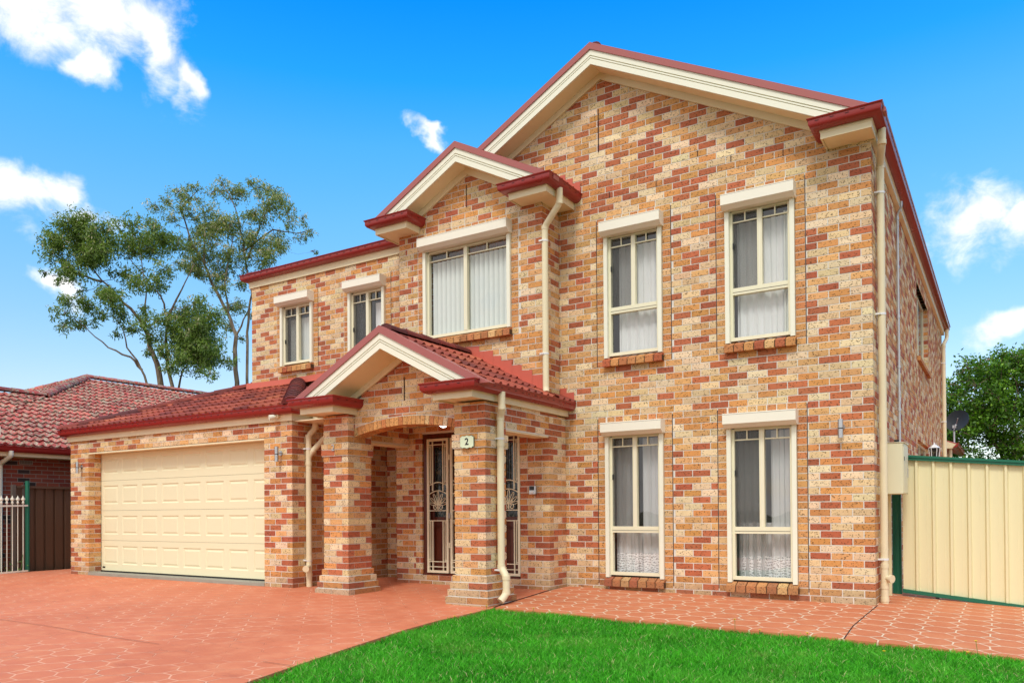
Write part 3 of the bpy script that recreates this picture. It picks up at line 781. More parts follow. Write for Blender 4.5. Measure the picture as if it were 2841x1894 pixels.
TREE_C_LIMBS=[[[242,1922,206],[170,1876,305],[145,1859,367],[99,1829,441],[58,1803,497]],[[128,1850,244],[98,1830,330],[78,1816,398],[31,1787,460]],[[145,1859,367],[162,1869,459],[152,1862,539]],[[191,1889,243],[228,1912,366],[256,1928,489]],[[170,1876,305],[228,1912,366]],[[98,1830,330],[118,1843,281],[128,1850,207]]]
SKYSTOPS = [(0., (.50, .44, .42)), (.20, (.47, .45, .44)), (.32, (.38, .48, .49)), (.50, (.28, .55, .62)), (.62, (.18, .57, .70)), (.72, (.05, .53, .78)), (.85, (.006, .45, .82)), (1., (.004, .42, .80))]
CLOUDV = 1.05
SUNE = 1.6
EXPO = .30
# ------------------------------------------------------------------ the house
S = .5245
house = empty('brick_house', (-5, 3, 0), label='two-storey house of mottled cream, orange and red brick with red gutters and double garage', cat='house')
def wallpart(fn, **k):
    mb = MB(); fn(mb); return part(mb, 'wall', house, **k)

SH = .004
# window openings (brick edges)
WIN = [(-3.385, -2.545, .205, 2.125), (-1.700, -.852, .205, 2.125), (-3.385, -2.545, 3.205, 4.870), (-1.700, -.852, 3.205, 4.870)]
def op(w, up=.16, dn=.10): return (w[0], w[1], w[2] - dn, w[3] + up)
def f_main(mb):
    brick_wall(mb, 'x', 0, -1, -4.35, 0, -.20, 5.42, None, (True, 0), [op(w) for w in WIN])
    # gable part above the eaves
    brick_wall(mb, 'x', 0, -1, -6.80, 0.0, ZB + 63 * CR - .005, 7.13, None, None, [], (-3.42, 7.115, S))
    brick_wall(mb, 'x', 0, -1, -4.36 - 2.2, -4.36, ZB + 48 * CR, 5.42)
    # weep joints
    mb.box(-3.470, -.004, 6.09, -3.456, .05, 6.69, 'slot')
    for x, z in ((-2.05, 5.66), (-1.62, 5.47), (-.98, 5.40), (-2.62, 5.46), (-3.30, 5.39)):
        zz = ZB + round((z - ZB) / CR) * CR; mb.box(x - .005, -.003, zz, x + .005, .03, zz + .076, 'slot')
    for x in (-3.5065, -2.4235, -1.8215, -.7305):
        for z0, z1 in ((.12, 2.38), (3.10, 5.13)): mb.box(x - .0035, -.001, z0, x + .0035, .03, z1, 'slot')
wallpart(f_main)
SIDEW = [(5.45, 7.75, 3.80, 5.08), (5.4, 8.0, .95, 2.33)]
def f_side(mb):
    brick_wall(mb, 'y', 0, 1, 0, 11.95, -.45, 5.42, (False, 0), None, [(a, b, c - .1, d) for a, b, c, d in SIDEW], None, head=False)
wallpart(f_side)
UW = [(-9.860, -9.045, 3.775, 4.830), (-8.185, -7.370, 3.775, 4.830)]
def f_upper(mb):
    brick_wall(mb, 'x', 0, -1, -10.66, -6.60, ZB + 36 * CR, 5.36, (True, 1), None, [op(w) for w in UW])
    for x in (-8.925, -7.245): mb.box(x - .0035, -.001, 3.7, x + .0035, .03, 5.08, 'slot')
wallpart(f_upper)
def f_upleft(mb): brick_wall(mb, 'y', -10.66, -1, 0, 9., ZB + 30 * CR, 5.36, (False, 1), None)
wallpart(f_upleft)
BW = (-6.170, -4.608, 3.715, 5.030)
def f_bay(mb):
    brick_wall(mb, 'x', -.48, -1, -6.655, -4.10, ZB + 28 * CR, ZB + 63 * CR - .005, (True, 0), (True, 1), [op(BW)])
    brick_wall(mb, 'x', -.48, -1, -6.655, -4.10, ZB + 63 * CR - .005, 6.09, None, None, [], (-5.355, 6.068, S))
    mb.box(-5.381, -.484, 5.575, -5.369, -.43, 5.905, 'slot')
wallpart(f_bay)
wallpart(lambda mb: brick_wall(mb, 'y', -4.10, 1, -.48, -.002, ZB + 28 * CR, 5.40, (False, 1), None))
wallpart(lambda mb: brick_wall(mb, 'y', -6.655, -1, -.48, -.002, ZB + 36 * CR, 5.40, (False, 0), None))
# porch back wall with the entry, and the side wall beside the porch
def f_door(mb):
    brick_wall(mb, 'x', -.48, -1, -6.74, -4.01, -.12, 2.44, (True, 0), (True, 1), [(-6.235, -4.487, .165, 2.295)], head=False)
wallpart(f_door)
wallpart(lambda mb: brick_wall(mb, 'y', -4.01, 1, -.48, -.002, -.2, 2.13 + .3, (False, 1), None))
wallpart(lambda mb: brick_wall(mb, 'y', -6.74, -1, -.48, .15, -.12, 2.44, (False, 0), None))
def f_recess(mb): brick_wall(mb, 'x', .18, -1, -7.51, -6.64, -.12, 2.44)
wallpart(f_recess)
# garage
wallpart(lambda mb: brick_wall(mb, 'x', -1.89, -1, -13.40, -12.812, -.12, 2.235, (True, 0), (True, 1)))
wallpart(lambda mb: brick_wall(mb, 'x', -1.89, -1, -8.108, -7.51, -.12, 2.235, (True, 1), (True, 0)))
wallpart(lambda mb: brick_wall(mb, 'x', -1.89, -1, -13.40, -7.51, ZB + 26 * CR, 2.47, (True, 0), (True, 0)))
wallpart(lambda mb: brick_wall(mb, 'y', -12.812, 1, -1.89, -1.655, -.12, 2.235, (False, 1), None))
wallpart(lambda mb: brick_wall(mb, 'y', -8.108, -1, -1.89, -1.655, -.12, 2.235, (False, 1), None))
wallpart(lambda mb: brick_wall(mb, 'y', -7.51, 1, -1.89, .18, -.12, 2.47, (False, 0), None))
wallpart(lambda mb: brick_wall(mb, 'y', -13.40, -1, -1.89, 5., -.12, 2.47, (False, 0), None))
# inner shell so no daylight leaks through
mb = MB()
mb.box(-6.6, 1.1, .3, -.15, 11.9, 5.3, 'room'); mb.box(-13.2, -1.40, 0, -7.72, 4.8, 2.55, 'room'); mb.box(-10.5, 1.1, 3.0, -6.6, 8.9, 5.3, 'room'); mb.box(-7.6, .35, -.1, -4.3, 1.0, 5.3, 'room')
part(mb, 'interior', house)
# porch piers
PX0, PX1, PW, PY = -6.708, -4.467, .459, -2.05
def grow(z):
    if 1.84 < z < 2.0: return .022
    if z < .075: return .088
    if z < .16: return .068
    if z < .245: return .046
    if z < .33: return .022
    return 0.
for x in (PX0, PX1):
    mb = MB(); pier(mb, x, PY, PW, -.167, 2.44, grow); part(mb, 'pillar', house)
# arch wall with gable between the piers
mb = MB()
AX, AZC, AR = -5.358, 2.256 - 3.62, 3.62
brick_wall(mb, 'x', -1.92, -1, -6.245, -4.470, ZB + 24 * CR, ZB + 28 * CR - .004, None, None, arch=(AX, AZC, AR + .125), slab=False)
brick_wall(mb, 'x', -1.92, -1, -6.60, -4.11, ZB + 28 * CR, 3.12, None, None, [], (AX - .01, 3.095, S), arch=(AX, AZC, AR + .125), slab=False)
# mortar body with arched underside
seg = 24; top = []; bot = []
for i in range(seg + 1):
    u = -6.26 + (1.80) * i / seg; bot.append((u, AZC + math.sqrt(AR * AR - (u - AX) ** 2) + .012))
poly = bot + [(-4.46, 2.55), (AX, 3.08), (-6.26, 2.6)]
Fm = cfn('x', -1.92, -1)
for i in range(seg):
    a, b = bot[i], bot[i + 1]; zt = lambda u: min(3.085 - S * abs(u - AX), 3.2)
    mb.prism([a, b, (b[0], zt(b[0])), (a[0], zt(a[0]))], Fm, .006, .22, 'mortar')
for x0, x1 in ((-6.66, -6.26), (-4.46, -4.05)):
    mb.prism([(x0, 2.42), (x1, 2.42), (x1, 3.085 - S * abs(x1 - AX)), (x0, 3.085 - S * abs(x0 - AX))], Fm, .006, .22, 'mortar')
# arch bricks on edge, and the brick soffit
na = 25; th = math.asin(.895 / AR)
for i in range(na):
    t0 = -th + 2 * th * i / na + .0012; t1 = -th + 2 * th * (i + 1) / na - .0012
    for d0, d1 in ((-.004, .105), (.116, .224)):
        poly = [(AX + math.sin(t) * r, AZC + math.cos(t) * r) for t, r in ((t0, AR), (t1, AR), (t1, AR + .112), (t0, AR + .112))]
        mb.prism(poly, Fm, d0, d1, 'brick', pick(CLOSER if rng.random() < .8 else PAL))
mb.box(-5.373, -1.925, 2.57, -5.359, -1.88, 2.88, 'slot')
part(mb, 'archway', house)
# side beams of the porch
wallpart(lambda mb: brick_wall(mb, 'y', -4.01, 1, -1.592, -.48, 2.135, 2.45, thick=.2))
wallpart(lambda mb: brick_wall(mb, 'y', -6.485, 1, -1.592, -.48, 2.125, 2.45, thick=.10))
wallpart(lambda mb: brick_wall(mb, 'y', -6.708, -1, -1.592, -.48, 2.125, 2.45, thick=.10))
mb = MB(); mb.box(-4.235, -1.59, 2.118, -4.022, -.482, 2.134, 'soffit'); part(mb, 'beam_lining', house)
mb = MB(); mb.box(-6.70, -1.59, 2.108, -6.494, -.482, 2.124, 'soffit'); part(mb, 'beam_lining', house)
mb = MB(); mb.box(-6.70, -1.70, 2.425, -4.02, -.48, 2.44, 'soffit'); mb.box(-7.50, -1.85, 2.445, -6.72, .17, 2.46, 'soffit'); part(mb, 'porch_ceiling', house)
mb = MB(); mb.box(-13.2, -1.885, 2.222, -8.10, -1.66, 2.234, 'soffit'); mb.box(-12.81, -1.886, 2.210, -8.11, -1.868, 2.222, 'cream'); part(mb, 'garage_lintel', house)

# windows
BX1, BX2, BXB = (2.168, 2.312), (4.905, 5.055), (5.075, 5.218)
w1 = window(house, *WIN[0], 0, 'tall', BX1, label='tall narrow ground floor window with parted sheers and lace hem, nearer the porch')
w2 = window(house, *WIN[1], 0, 'tall', BX1, label='tall wider-set ground floor window with lace-hemmed sheers, nearer the house corner')
w3 = window(house, *WIN[2], 0, 'tall', BX2); w4 = window(house, *WIN[3], 0, 'tall', BX2)
wb = window(house, *BW, -.48, 'bay', BXB, label='wide upstairs window filled with white vertical blinds')
wu1 = window(house, *UW[0], 0, 'small', (4.885, 5.025)); wu2 = window(house, *UW[1], 0, 'small', (4.885, 5.025))
def drape(w, specs):
    mb = MB()
    for s in specs: curtain(mb, *s[:6], **(s[6] if len(s) > 6 else {}))
    part(mb, 'curtain', w, smooth=True)
lean = lambda k: (lambda t, h: k * (1 - h) ** 1.4 * (t - .2))
drape(w1, [(-3.31, -3.10, .17, .23, 2.10, 'sheerL'), (-2.92, -2.62, .17, .23, 2.10, 'sheerL'), (-3.27, -2.66, .21, .23, .82, 'sheerL'), (-3.2, -3.0, .2, .23, 2.1, 'sheerL', dict(amp=.015))])
drape(w2, [(-1.63, -1.28, .22, .23, 2.10, 'screenS', dict(amp=.012)), (-1.20, -.93, .17, .23, 2.10, 'sheerL'), (-1.62, -.92, .22, .23, .95, 'sheerL', dict(amp=.018))])
drape(w3, [(-3.24, -2.60, .16, 3.25, 4.76, 'sheer', dict(wl=.11))])
drape(w4, [(-1.60, -.90, .16, 3.25, 4.76, 'sheer', dict(wl=.10)), (-1.02, -.90, .13, 3.25, 4.80, 'blindG', dict(wl=.04, amp=.01))])
def vblind(w, x0, x1, y, z0, z1, m, ang=.45, wd=.092):
    mb = MB(); x = x0
    while x < x1:
        c, s = math.cos(ang) * wd / 2, math.sin(ang) * wd / 2
        pts = []
        for k in range(5):
            t = -1 + k / 2; b = -.010 * (1 - t * t)
            pts.append((x + c * t, y + s * t + b))
        vs = [(px, py, z) for z in (z0 + rng.uniform(0, .004), z1) for px, py in pts]
        mb.raw(vs, [(i, i + 1, i + 6, i + 5) for i in range(4)], m)
        x += wd * .86
    part(mb, 'vertical_blind', w, smooth=True)
vblind(wb, -6.04, -4.66, -.34, 3.78, 4.905, 'blind', .62, .10)
vblind(wu1, -9.72, -9.12, .15, 3.86, 4.64, 'blindG', .4, .08)
drape(wu2, [(-8.07, -7.78, .15, 3.80, 4.80, 'drape', dict(wl=.09, amp=.03))])
mb = MB(); mb.box(-7.72, .16, 3.80, -7.42, .17, 4.66, 'sheer'); part(mb, 'roller_blind', wu2)
# side windows (seen edge-on)
for (a, b, c, d) in SIDEW:
    mb = MB()
    for q in (a, b - .045, (a + b) / 2): mb.box(-.12, q, c, -.075, q + .045, d, 'frame')
    for q in (c, d - .045): mb.box(-.12, a, q, -.078, b, q + .045, 'frame')
    mb.box(-.103, a + .04, c + .04, -.100, b - .04, d - .04, 'lead')
    w = part(mb, 'window', house, label=('upstairs side window' if c > 3 else 'ground floor side window') + ' in the brick reveal')
    mb = MB(); n = int((b - a) / .12); st = (b - a) / n
    for i in range(n):
        prof = [(.055, c - .10), (.055, c - .03), (-.075, c + .0), (-.075, c - .10)]
        mb.prism(prof, lambda p, q, dd: (p, dd, q), a + i * st + .005, a + (i + 1) * st - .005, 'brick', pick(SILLP))
    part(mb, 'sill', w)
    mb = MB(); mb.box(-.108, a, d - .001, -.004, b, d + .012, 'soffit'); part(mb, 'lintel', w)

# garage door
GX0, GX1, GY = -12.812, -8.108, -1.65
mb = MB(); secs = [(.098, .643), (.647, 1.186), (1.190, 1.728), (1.732, 2.268)]
prow = [(.216, .545), (.756, 1.089), (1.306, 1.640), (1.856, 2.131)]
for (z0, z1), (pz0, pz1) in zip(secs, prow):
    mb.box(GX0, GY + .012, z0, GX1, GY + .045, z1, 'door')
    xs = [GX0 + .0]
    cols_ = [(-12.745 + .5865 * i, -12.745 + .5865 * i + .462) for i in range(8)]
    edges = [GX0] + [x for c in cols_ for x in c] + [GX1]
    Y0 = GY
    def q(a, b, c, d, y=Y0): mb.face([(a, y, c), (b, y, c), (b, y, d), (a, y, d)], 'door')
    q(GX0, GX1, z0, pz0); q(GX0, GX1, pz1, z1)
    for i in range(0, len(edges) - 1, 2): q(edges[i], edges[i + 1], pz0, pz1)
    mb.face([(GX0, Y0, z1), (GX1, Y0, z1), (GX1, Y0 + .012, z1), (GX0, Y0 + .012, z1)], 'door')
    mb.face([(GX0, Y0, z0), (GX0, Y0 + .012, z0), (GX1, Y0 + .012, z0), (GX1, Y0, z0)], 'door')
    for a, b in cols_:
        rings = [(0, 0.), (.016, .011), (.030, .011), (.052, .002), (.06, .002)]
        for (i0, y0_), (i1, y1_) in zip(rings[:-1], rings[1:]):
            A = [(a + i0, Y0 + y0_, pz0 + i0), (b - i0, Y0 + y0_, pz0 + i0), (b - i0, Y0 + y0_, pz1 - i0), (a + i0, Y0 + y0_, pz1 - i0)]
            B = [(a + i1, Y0 + y1_, pz0 + i1), (b - i1, Y0 + y1_, pz0 + i1), (b - i1, Y0 + y1_, pz1 - i1), (a + i1, Y0 + y1_, pz1 - i1)]
            for k in range(4): mb.face([A[k], A[(k + 1) % 4], B[(k + 1) % 4], B[k]], 'door')
        mb.face(B, 'door')
gd = part(mb, 'garage_door', house)
mb = MB(); mb.box(GX0 + .04, GY - .003, .14, GX0 + .12, GY, .17, 'black'); part(mb, 'maker_plate', gd)
mb = MB(); mb.box(GX0, GY - .004, .072, GX1, GY + .03, .097, 'black'); part(mb, 'bottom_seal', gd)
mb = MB(); mb.box(GX0, -1.90, -.05, GX1, -1.55, .071, 'conc'); part(mb, 'threshold', house)

# entry door set: timber frame, central timber door, side lights, cream grille screens
DY = -.45
mb = MB()
for a, b in ((-6.230, -6.150), (-5.735, -5.685), (-4.935, -4.885), (-4.500, -4.487)): mb.box(a, DY, .19, b, DY + .12, 2.225, 'wood')
mb.box(-6.230, DY - .002, 2.225, -4.487, DY + .12, 2.290, 'wood'); mb.box(-6.240, DY - .02, .168, -4.483, DY + .12, .19, 'wood')
entry = part(mb, 'entry_door', house)
def timber_leaf(x0, x1, name):
    mb = MB(); y = DY + .07
    zs = [.20, .36, .90, 1.04, 2.10, 2.22]
    mb.box(x0, y, .20, x0 + .07, y + .04, 2.22, 'wood'); mb.box(x1 - .07, y, .20, x1, y + .04, 2.22, 'wood')
    for a, b in ((.20, .36), (.90, 1.04), (2.10, 2.22)): mb.box(x0 + .07, y + .001, a, x1 - .07, y + .039, b, 'wood')
    prof = [(.36, .90)]
    mb.box(x0 + .07, y + .02, .36, x1 - .07, y + .03, .90, 'wood')
    mb.box(x0 + .105, y + .006, .40, x1 - .105, y + .0195, .86, 'wood')
    p = part(mb, name, entry, bevel=.003)
    g = MB(); g.box(x0 + .07, y + .018, 1.04, x1 - .07, y + .024, 2.10, 'lead'); part(g, 'leaded_glass', entry)
    return p
timber_leaf(-6.15, -5.735, 'side_light'); timber_leaf(-5.685, -4.935, 'door_leaf'); timber_leaf(-4.885, -4.50, 'side_light')
def grille(x0, x1, wide=False):
    mb = MB(); y = DY - .028; y1 = y + .022; fz0, fz1 = .205, 2.215; t = .006; fw = .036
    for a, b in ((x0, x0 + fw), (x1 - fw, x1)): mb.box(a, y - .004, fz0, b, y1 + .004, fz1, 'frame')
    for a, b in ((fz0, fz0 + fw), (fz1 - fw, fz1)): mb.box(x0 + fw, y - .0035, a, x1 - fw, y1 + .0035, b, 'frame')
    a0, a1 = x0 + fw, x1 - fw; w = a1 - a0
    va, vb = a0 + w * .20, a1 - w * .20; wa, wb = a0 + w * .085, a1 - w * .085
    def bar(x, z0, z1, r=t): mb.box(x - r, y, z0, x + r, y1 - .002, z1, 'frame')
    def hb(z, xa=a0, xb=a1, r=t): mb.box(xa, y + .001, z - r, xb, y1 - .001, z + r, 'frame')
    hb(2.125); hb(1.135); hb(.985); hb(.372); hb(.295)
    for v in (va, vb):
        bar(v, 2.125, fz1 - fw, .007); bar(v, 1.43, 2.125, .007); bar(v, .372, .985, .007); bar(v, fz0 + fw, .295, .007); bar(v, .295, .372, .007)
    for v, o in ((wa, a0), (wb, a1)):
        bar(v, 1.54, 2.125, .0045); bar(v, .372, .985, .0045)
        lo, hi = min(v, o), max(v, o)
        for z in (1.80, 2.095, 1.575, .955, .40): hb(z, lo, hi, .005)
    xm = (x0 + x1) / 2
    for zc, rise in ((1.515, .045), (1.385, .05)):
        pts = [(a0 + w * i / 12, y + .010, zc + rise * math.sin(math.pi * i / 12)) for i in range(13)]
        mb.tube(pts, .0075, 'frame', 6)
    g = part(mb, 'security_screen', entry)
    # palmette ornament: fan of petals over a pair of scrolls
    mb = MB(); zc = 1.215
    for k in range(7):
        a = R(-78 + 26 * k); L = .175 - .05 * abs(k - 3) / 3
        d = Vector((math.sin(a), 0, math.cos(a))); base = Vector((xm, y + .01, zc)) + d * .02
        tip = base + d * L
        n = Vector((d.z, 0, -d.x))
        ol = [base - n * .005, base + d * L * .7 - n * .017, tip - n * .012 + d * .004, tip + d * .012, tip + n * .012 + d * .004, base + d * L * .7 + n * .017, base + n * .005]
        inn = [base + d * L * .35, base + d * L * .72 - n * .007, tip - d * .008, base + d * L * .72 + n * .007]
        mb.tube(ol, .0048, 'frame', 6)
    mb.tube([(xm, y + .01, 1.15), (xm, y + .01, zc + .03)], .011, 'frame', 8)
    for sg in (-1, 1):
        pts = []
        for i in range(15):
            t = i / 14; a = R(100 + 400 * t); r = .042 * (1 - .72 * t)
            pts.append((xm + sg * (.048 - r * math.cos(a) * 1.), y + .01, 1.185 + r * math.sin(a) * .95))
        mb.tube(pts, .0062, 'frame', 6)
        mb.tube([(xm + sg * .012, y + .01, zc + .01), (xm + sg * .035, y + .01, zc + .012), (xm + sg * .055, y + .01, zc + .035), (xm + sg * .06, y + .01, zc + .06)], .006, 'frame', 6)
    part(mb, 'ornament', g)
grille(-6.140, -5.742); grille(-5.705, -4.925); grille(-4.878, -4.490)
mb = MB(); mb.box(-5.72, DY - .022, 1.02, -5.69, DY - .060, 1.10, 'steel')
part(mb, 'door_handle', entry)
for z in (.62, 1.93):
    mb = MB(); mb.box(-5.735, DY - .034, z - .04, -5.715, DY - .01, z + .04, 'frame'); part(mb, 'hinge', entry)

# eaves, gutters, gables
bxs = []
eave_box(-.485, -.345, .055, -.0, 5.358, 5.46, house)
fascia([(-.485, 0), (-.485, -.345), (.055, -.345), (.055, 11.98)], 5.358, 5.52, house)
gutter([(-.485, 0), (-.485, -.345), (.055, -.345), (.055, 12.1)], 5.572, house)
mb = MB(); mb.box(-.01, 0, 5.352, .052, 11.97, 5.364, 'soffit'); part(mb, 'eave_soffit', house)
eave_box(-4.44, -.80, -3.85, -.001, 5.366, 5.46, house)
fascia([(-4.44, -.48), (-4.44, -.80), (-3.85, -.80), (-3.85, -.002)], 5.366, 5.52, house)
gutter([(-4.44, -.48), (-4.44, -.80), (-3.85, -.80), (-3.85, -.002)], 5.570, house)
eave_box(-6.86, -.80, -6.25, -.001, 5.358, 5.46, house)
fascia([(-6.86, -.002), (-6.86, -.80), (-6.25, -.80), (-6.25, -.482)], 5.358, 5.52, house)
gutter([(-6.86, -.002), (-6.86, -.80), (-6.25, -.80), (-6.25, -.482)], 5.565, house)
fascia([(-10.70, 9.), (-10.70, -.03), (-6.66, -.03)], 5.325, 5.50, house)
gutter([(-10.70, 9.), (-10.70, -.03), (-6.75, -.03)], 5.556, house)
eave_box(-6.81, -2.38, -6.20, -1.92, 2.445, 2.54, house)
fascia([(-6.81, -.3), (-6.81, -2.38), (-6.20, -2.38), (-6.20, -1.922)], 2.440, 2.60, house)
gutter([(-6.81, -.3), (-6.81, -2.38), (-6.20, -2.38), (-6.20, -1.922)], 2.636, house)
eave_box(-4.54, -2.38, -3.965, -1.60, 2.452, 2.54, house)
mb = MB(); mb.box(-4.06, -1.6, 2.450, -3.99, 0, 2.462, 'soffit'); part(mb, 'eave_soffit', house)
fascia([(-4.54, -1.922), (-4.54, -2.38), (-3.965, -2.38), (-3.965, -.002)], 2.448, 2.60, house)
gutter([(-4.54, -1.922), (-4.54, -2.38), (-3.965, -2.38), (-3.965, -.002)], 2.640, house)
fascia([(-13.44, 5.), (-13.44, -1.925), (-7.475, -1.925), (-7.475, .1)], 2.458, 2.62, house)
gutter([(-13.44, 5.), (-13.44, -1.925), (-7.475, -1.925), (-7.475, .1)], 2.668, house)

barge(-.32, -3.42, 7.443, 5.50, S, 3.62, house); soffit_frieze(-.32, 0, -3.42, 7.178, S, 3.6, 5.46, house)
barge(-.79, -5.345, 6.415, 5.50, S, 1.62, house); soffit_frieze(-.79, -.48, -5.35, 6.150, S, 1.6, 5.46, house, .105)
barge(-2.38, -5.375, 3.462, 2.59, S, 1.66, house); soffit_frieze(-2.38, -1.92, -5.37, 3.182, S, 1.62, 2.53, house, .09)
# roofs
mb = MB()
slab_roof(mb, -.22, 12.3, -3.42, 7.40, S, 3.52)
slab_roof(mb, -.70, 2.2, -5.345, 6.37, S, 1.58)
slab_roof(mb, -2.28, -.47, -5.375, 3.40, S, 1.52); mb.prism([(-4.13, 3.40 - S * 1.245), (-3.86, 3.40 - S * 1.515), (-3.86, 3.34 - S * 1.515), (-4.13, 3.34 - S * 1.245)], lambda a, b, d: (a, d, b), -.47, 0, 'redcap')
part(mb, 'roof_deck', house)
def slope_R(mb, xc, z, half, y0, y1, m='tile', pal=TPAL, sg=1, **k):
    L = half * math.hypot(1, S)
    O = (xc + sg * half, y0 if sg > 0 else y1, z - S * half)
    ud = (0, 1 if sg > 0 else -1, 0)
    tile_roof(mb, O, ud, (-sg, 0, S), y1 - y0, L, k.get('poly') or [(0, 0), (y1 - y0, 0), (y1 - y0, L), (0, L)], m, pal)
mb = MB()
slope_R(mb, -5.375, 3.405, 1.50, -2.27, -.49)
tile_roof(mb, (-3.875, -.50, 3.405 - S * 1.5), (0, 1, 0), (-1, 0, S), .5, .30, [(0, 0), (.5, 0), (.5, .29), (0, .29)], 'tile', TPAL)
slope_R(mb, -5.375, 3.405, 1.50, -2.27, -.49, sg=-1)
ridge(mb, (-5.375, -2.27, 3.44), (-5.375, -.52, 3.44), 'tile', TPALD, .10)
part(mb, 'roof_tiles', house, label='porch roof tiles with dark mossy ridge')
mb = MB()
slope_R(mb, -3.42, 7.405, 3.44, -.21, 12.2); slope_R(mb, -3.42, 7.405, 3.44, -.21, 12.2, sg=-1)
ridge(mb, (-3.42, -.2, 7.44), (-3.42, 12.2, 7.44), 'tile', TPALD, .10)
slope_R(mb, -5.345, 6.375, 1.56, -.69, .9); slope_R(mb, -5.345, 6.375, 1.56, -.69, 2.2, sg=-1)
part(mb, 'roof_tiles', house)
# garage roof: front slope hipped at both ends
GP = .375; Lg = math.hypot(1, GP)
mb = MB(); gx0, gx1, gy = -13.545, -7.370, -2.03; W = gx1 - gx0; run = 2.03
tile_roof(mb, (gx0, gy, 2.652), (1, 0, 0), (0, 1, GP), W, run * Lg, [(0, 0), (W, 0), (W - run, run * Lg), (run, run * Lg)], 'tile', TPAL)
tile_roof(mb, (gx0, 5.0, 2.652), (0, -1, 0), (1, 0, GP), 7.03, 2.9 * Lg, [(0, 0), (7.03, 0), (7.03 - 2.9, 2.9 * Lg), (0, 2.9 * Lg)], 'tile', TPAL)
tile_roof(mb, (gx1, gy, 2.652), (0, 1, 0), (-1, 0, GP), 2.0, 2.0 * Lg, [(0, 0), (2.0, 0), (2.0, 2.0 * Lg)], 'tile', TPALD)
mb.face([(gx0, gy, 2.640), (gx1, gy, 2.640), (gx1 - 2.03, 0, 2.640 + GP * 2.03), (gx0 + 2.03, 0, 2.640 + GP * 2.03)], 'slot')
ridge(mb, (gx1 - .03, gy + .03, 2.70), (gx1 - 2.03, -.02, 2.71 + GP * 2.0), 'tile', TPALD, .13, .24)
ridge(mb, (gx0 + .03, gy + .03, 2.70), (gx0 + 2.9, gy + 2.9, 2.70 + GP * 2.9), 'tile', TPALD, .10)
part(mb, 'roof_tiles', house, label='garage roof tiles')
mb = MB()
# lead flashing between garage tiles and the upper wall
z0 = 2.66 + GP * 2.0
n = 28
for i in range(n):
    x0, x1 = -10.80 + i * .1, -10.80 + (i + 1) * .1
    def zz(x): return z0 + .145 + .01 * math.sin(x * 2.1)
    def lo(x): return (-.16 - .03 * math.sin(x * 5.1) - .02 * math.sin(x * 13), )
    a, b = lo(x0)[0], lo(x1)[0]
    if x0 < -10.7: a, b = a * .6, b
    mb.face([(x0, -.012, zz(x0)), (x0, -.03, z0 + .02), (x1, -.03, z0 + .02), (x1, -.012, zz(x1))], 'flash')
    mb.face([(x0, -.03, z0 + .02), (x0, a, z0 + .055 + GP * a), (x1, b, z0 + .055 + GP * b), (x1, -.03, z0 + .02)], 'flash')
part(mb, 'flashing', house, smooth=True)
# stepped flashing on the bay wall above the porch roof
mb = MB()
st = [(-5.40, -5.160, 3.520), (-5.160, -4.920, 3.425), (-4.920, -4.783, 3.335), (-4.783, -4.603, 3.248), (-4.603, -4.441, 3.165), (-4.441, -4.269, 3.080), (-4.269, -4.105, 2.998)]
for i, (a, b, zt) in enumerate(st):
    ra, rb = 3.415 - S * abs(a + 5.375), 3.415 - S * abs(b + 5.375)
    y = -.486 - .0035 * (i % 2)
    vs = [(a - .012, y, zt + .008), (b, y, zt - .006), (b, y, rb + .02), (a, y, ra + .02), (b, y - .09, rb + .035), (a, y - .09, ra + .035)]
    mb.raw(vs + [(v[0], v[1] + .004, v[2]) for v in vs[:2]], [(0, 3, 2, 1), (3, 5, 4, 2), (0, 1, 7, 6)], 'flash')
part(mb, 'flashing', house); mb = MB()
for a, b, zt in ((-4.095, -3.99, 2.86), (-3.99, -3.87, 2.79)):
    mb.box(a, -.008, 2.60, b, -.003, zt, 'flash')
part(mb, 'flashing', house); mb = MB()
for a, b, zt in ((-4.10, -3.985, 5.90), (-3.985, -3.868, 5.822), (-3.868, -3.750, 5.742)): mb.box(a, -.009, 5.55, b, -.003, zt, 'flash')
part(mb, 'flashing', house)
# upper left roof
mb = MB(); UP = .425; LU = math.hypot(1, UP); ux0, uy = -10.74, -.05; Wd = 6.4
tile_roof(mb, (ux0, uy, 5.528), (1, 0, 0), (0, 1, UP), Wd, 4.2 * LU, [(0, 0), (Wd, 0), (Wd, 4.2 * LU), (4.2, 4.2 * LU)], 'tile', TPAL)
tile_roof(mb, (ux0, 9.0, 5.515), (0, -1, 0), (1, 0, UP), 9.12, 4.2 * LU, [(0, 0), (9.12, 0), (9.12 - 4.2, 4.2 * LU), (4.2, 4.2 * LU)], 'tile', TPAL)
ridge(mb, (ux0 + .02, uy + .02, 5.565), (ux0 + 4.2, uy + 4.2, 5.575 + UP * 4.2), 'tile', TPALD, .09)
ridge(mb, (ux0 + 4.2, uy + 4.2, 5.575 + UP * 4.2), (-3.4, uy + 4.2, 5.575 + UP * 4.2), 'tile', TPALD, .09)
mb.face([(ux0, uy, 5.52), (ux0 + 4.2, uy + 4.2, 5.52 + UP * 4.2), (-4.3, uy + 4.2, 5.52 + UP * 4.2), (-4.3, uy, 5.52)], 'slot')
mb.face([(ux0, uy, 5.52), (ux0, 9, 5.52), (ux0 + 4.2, uy + 4.2, 5.52 + UP * 4.2)], 'slot')
part(mb, 'roof_tiles', house)

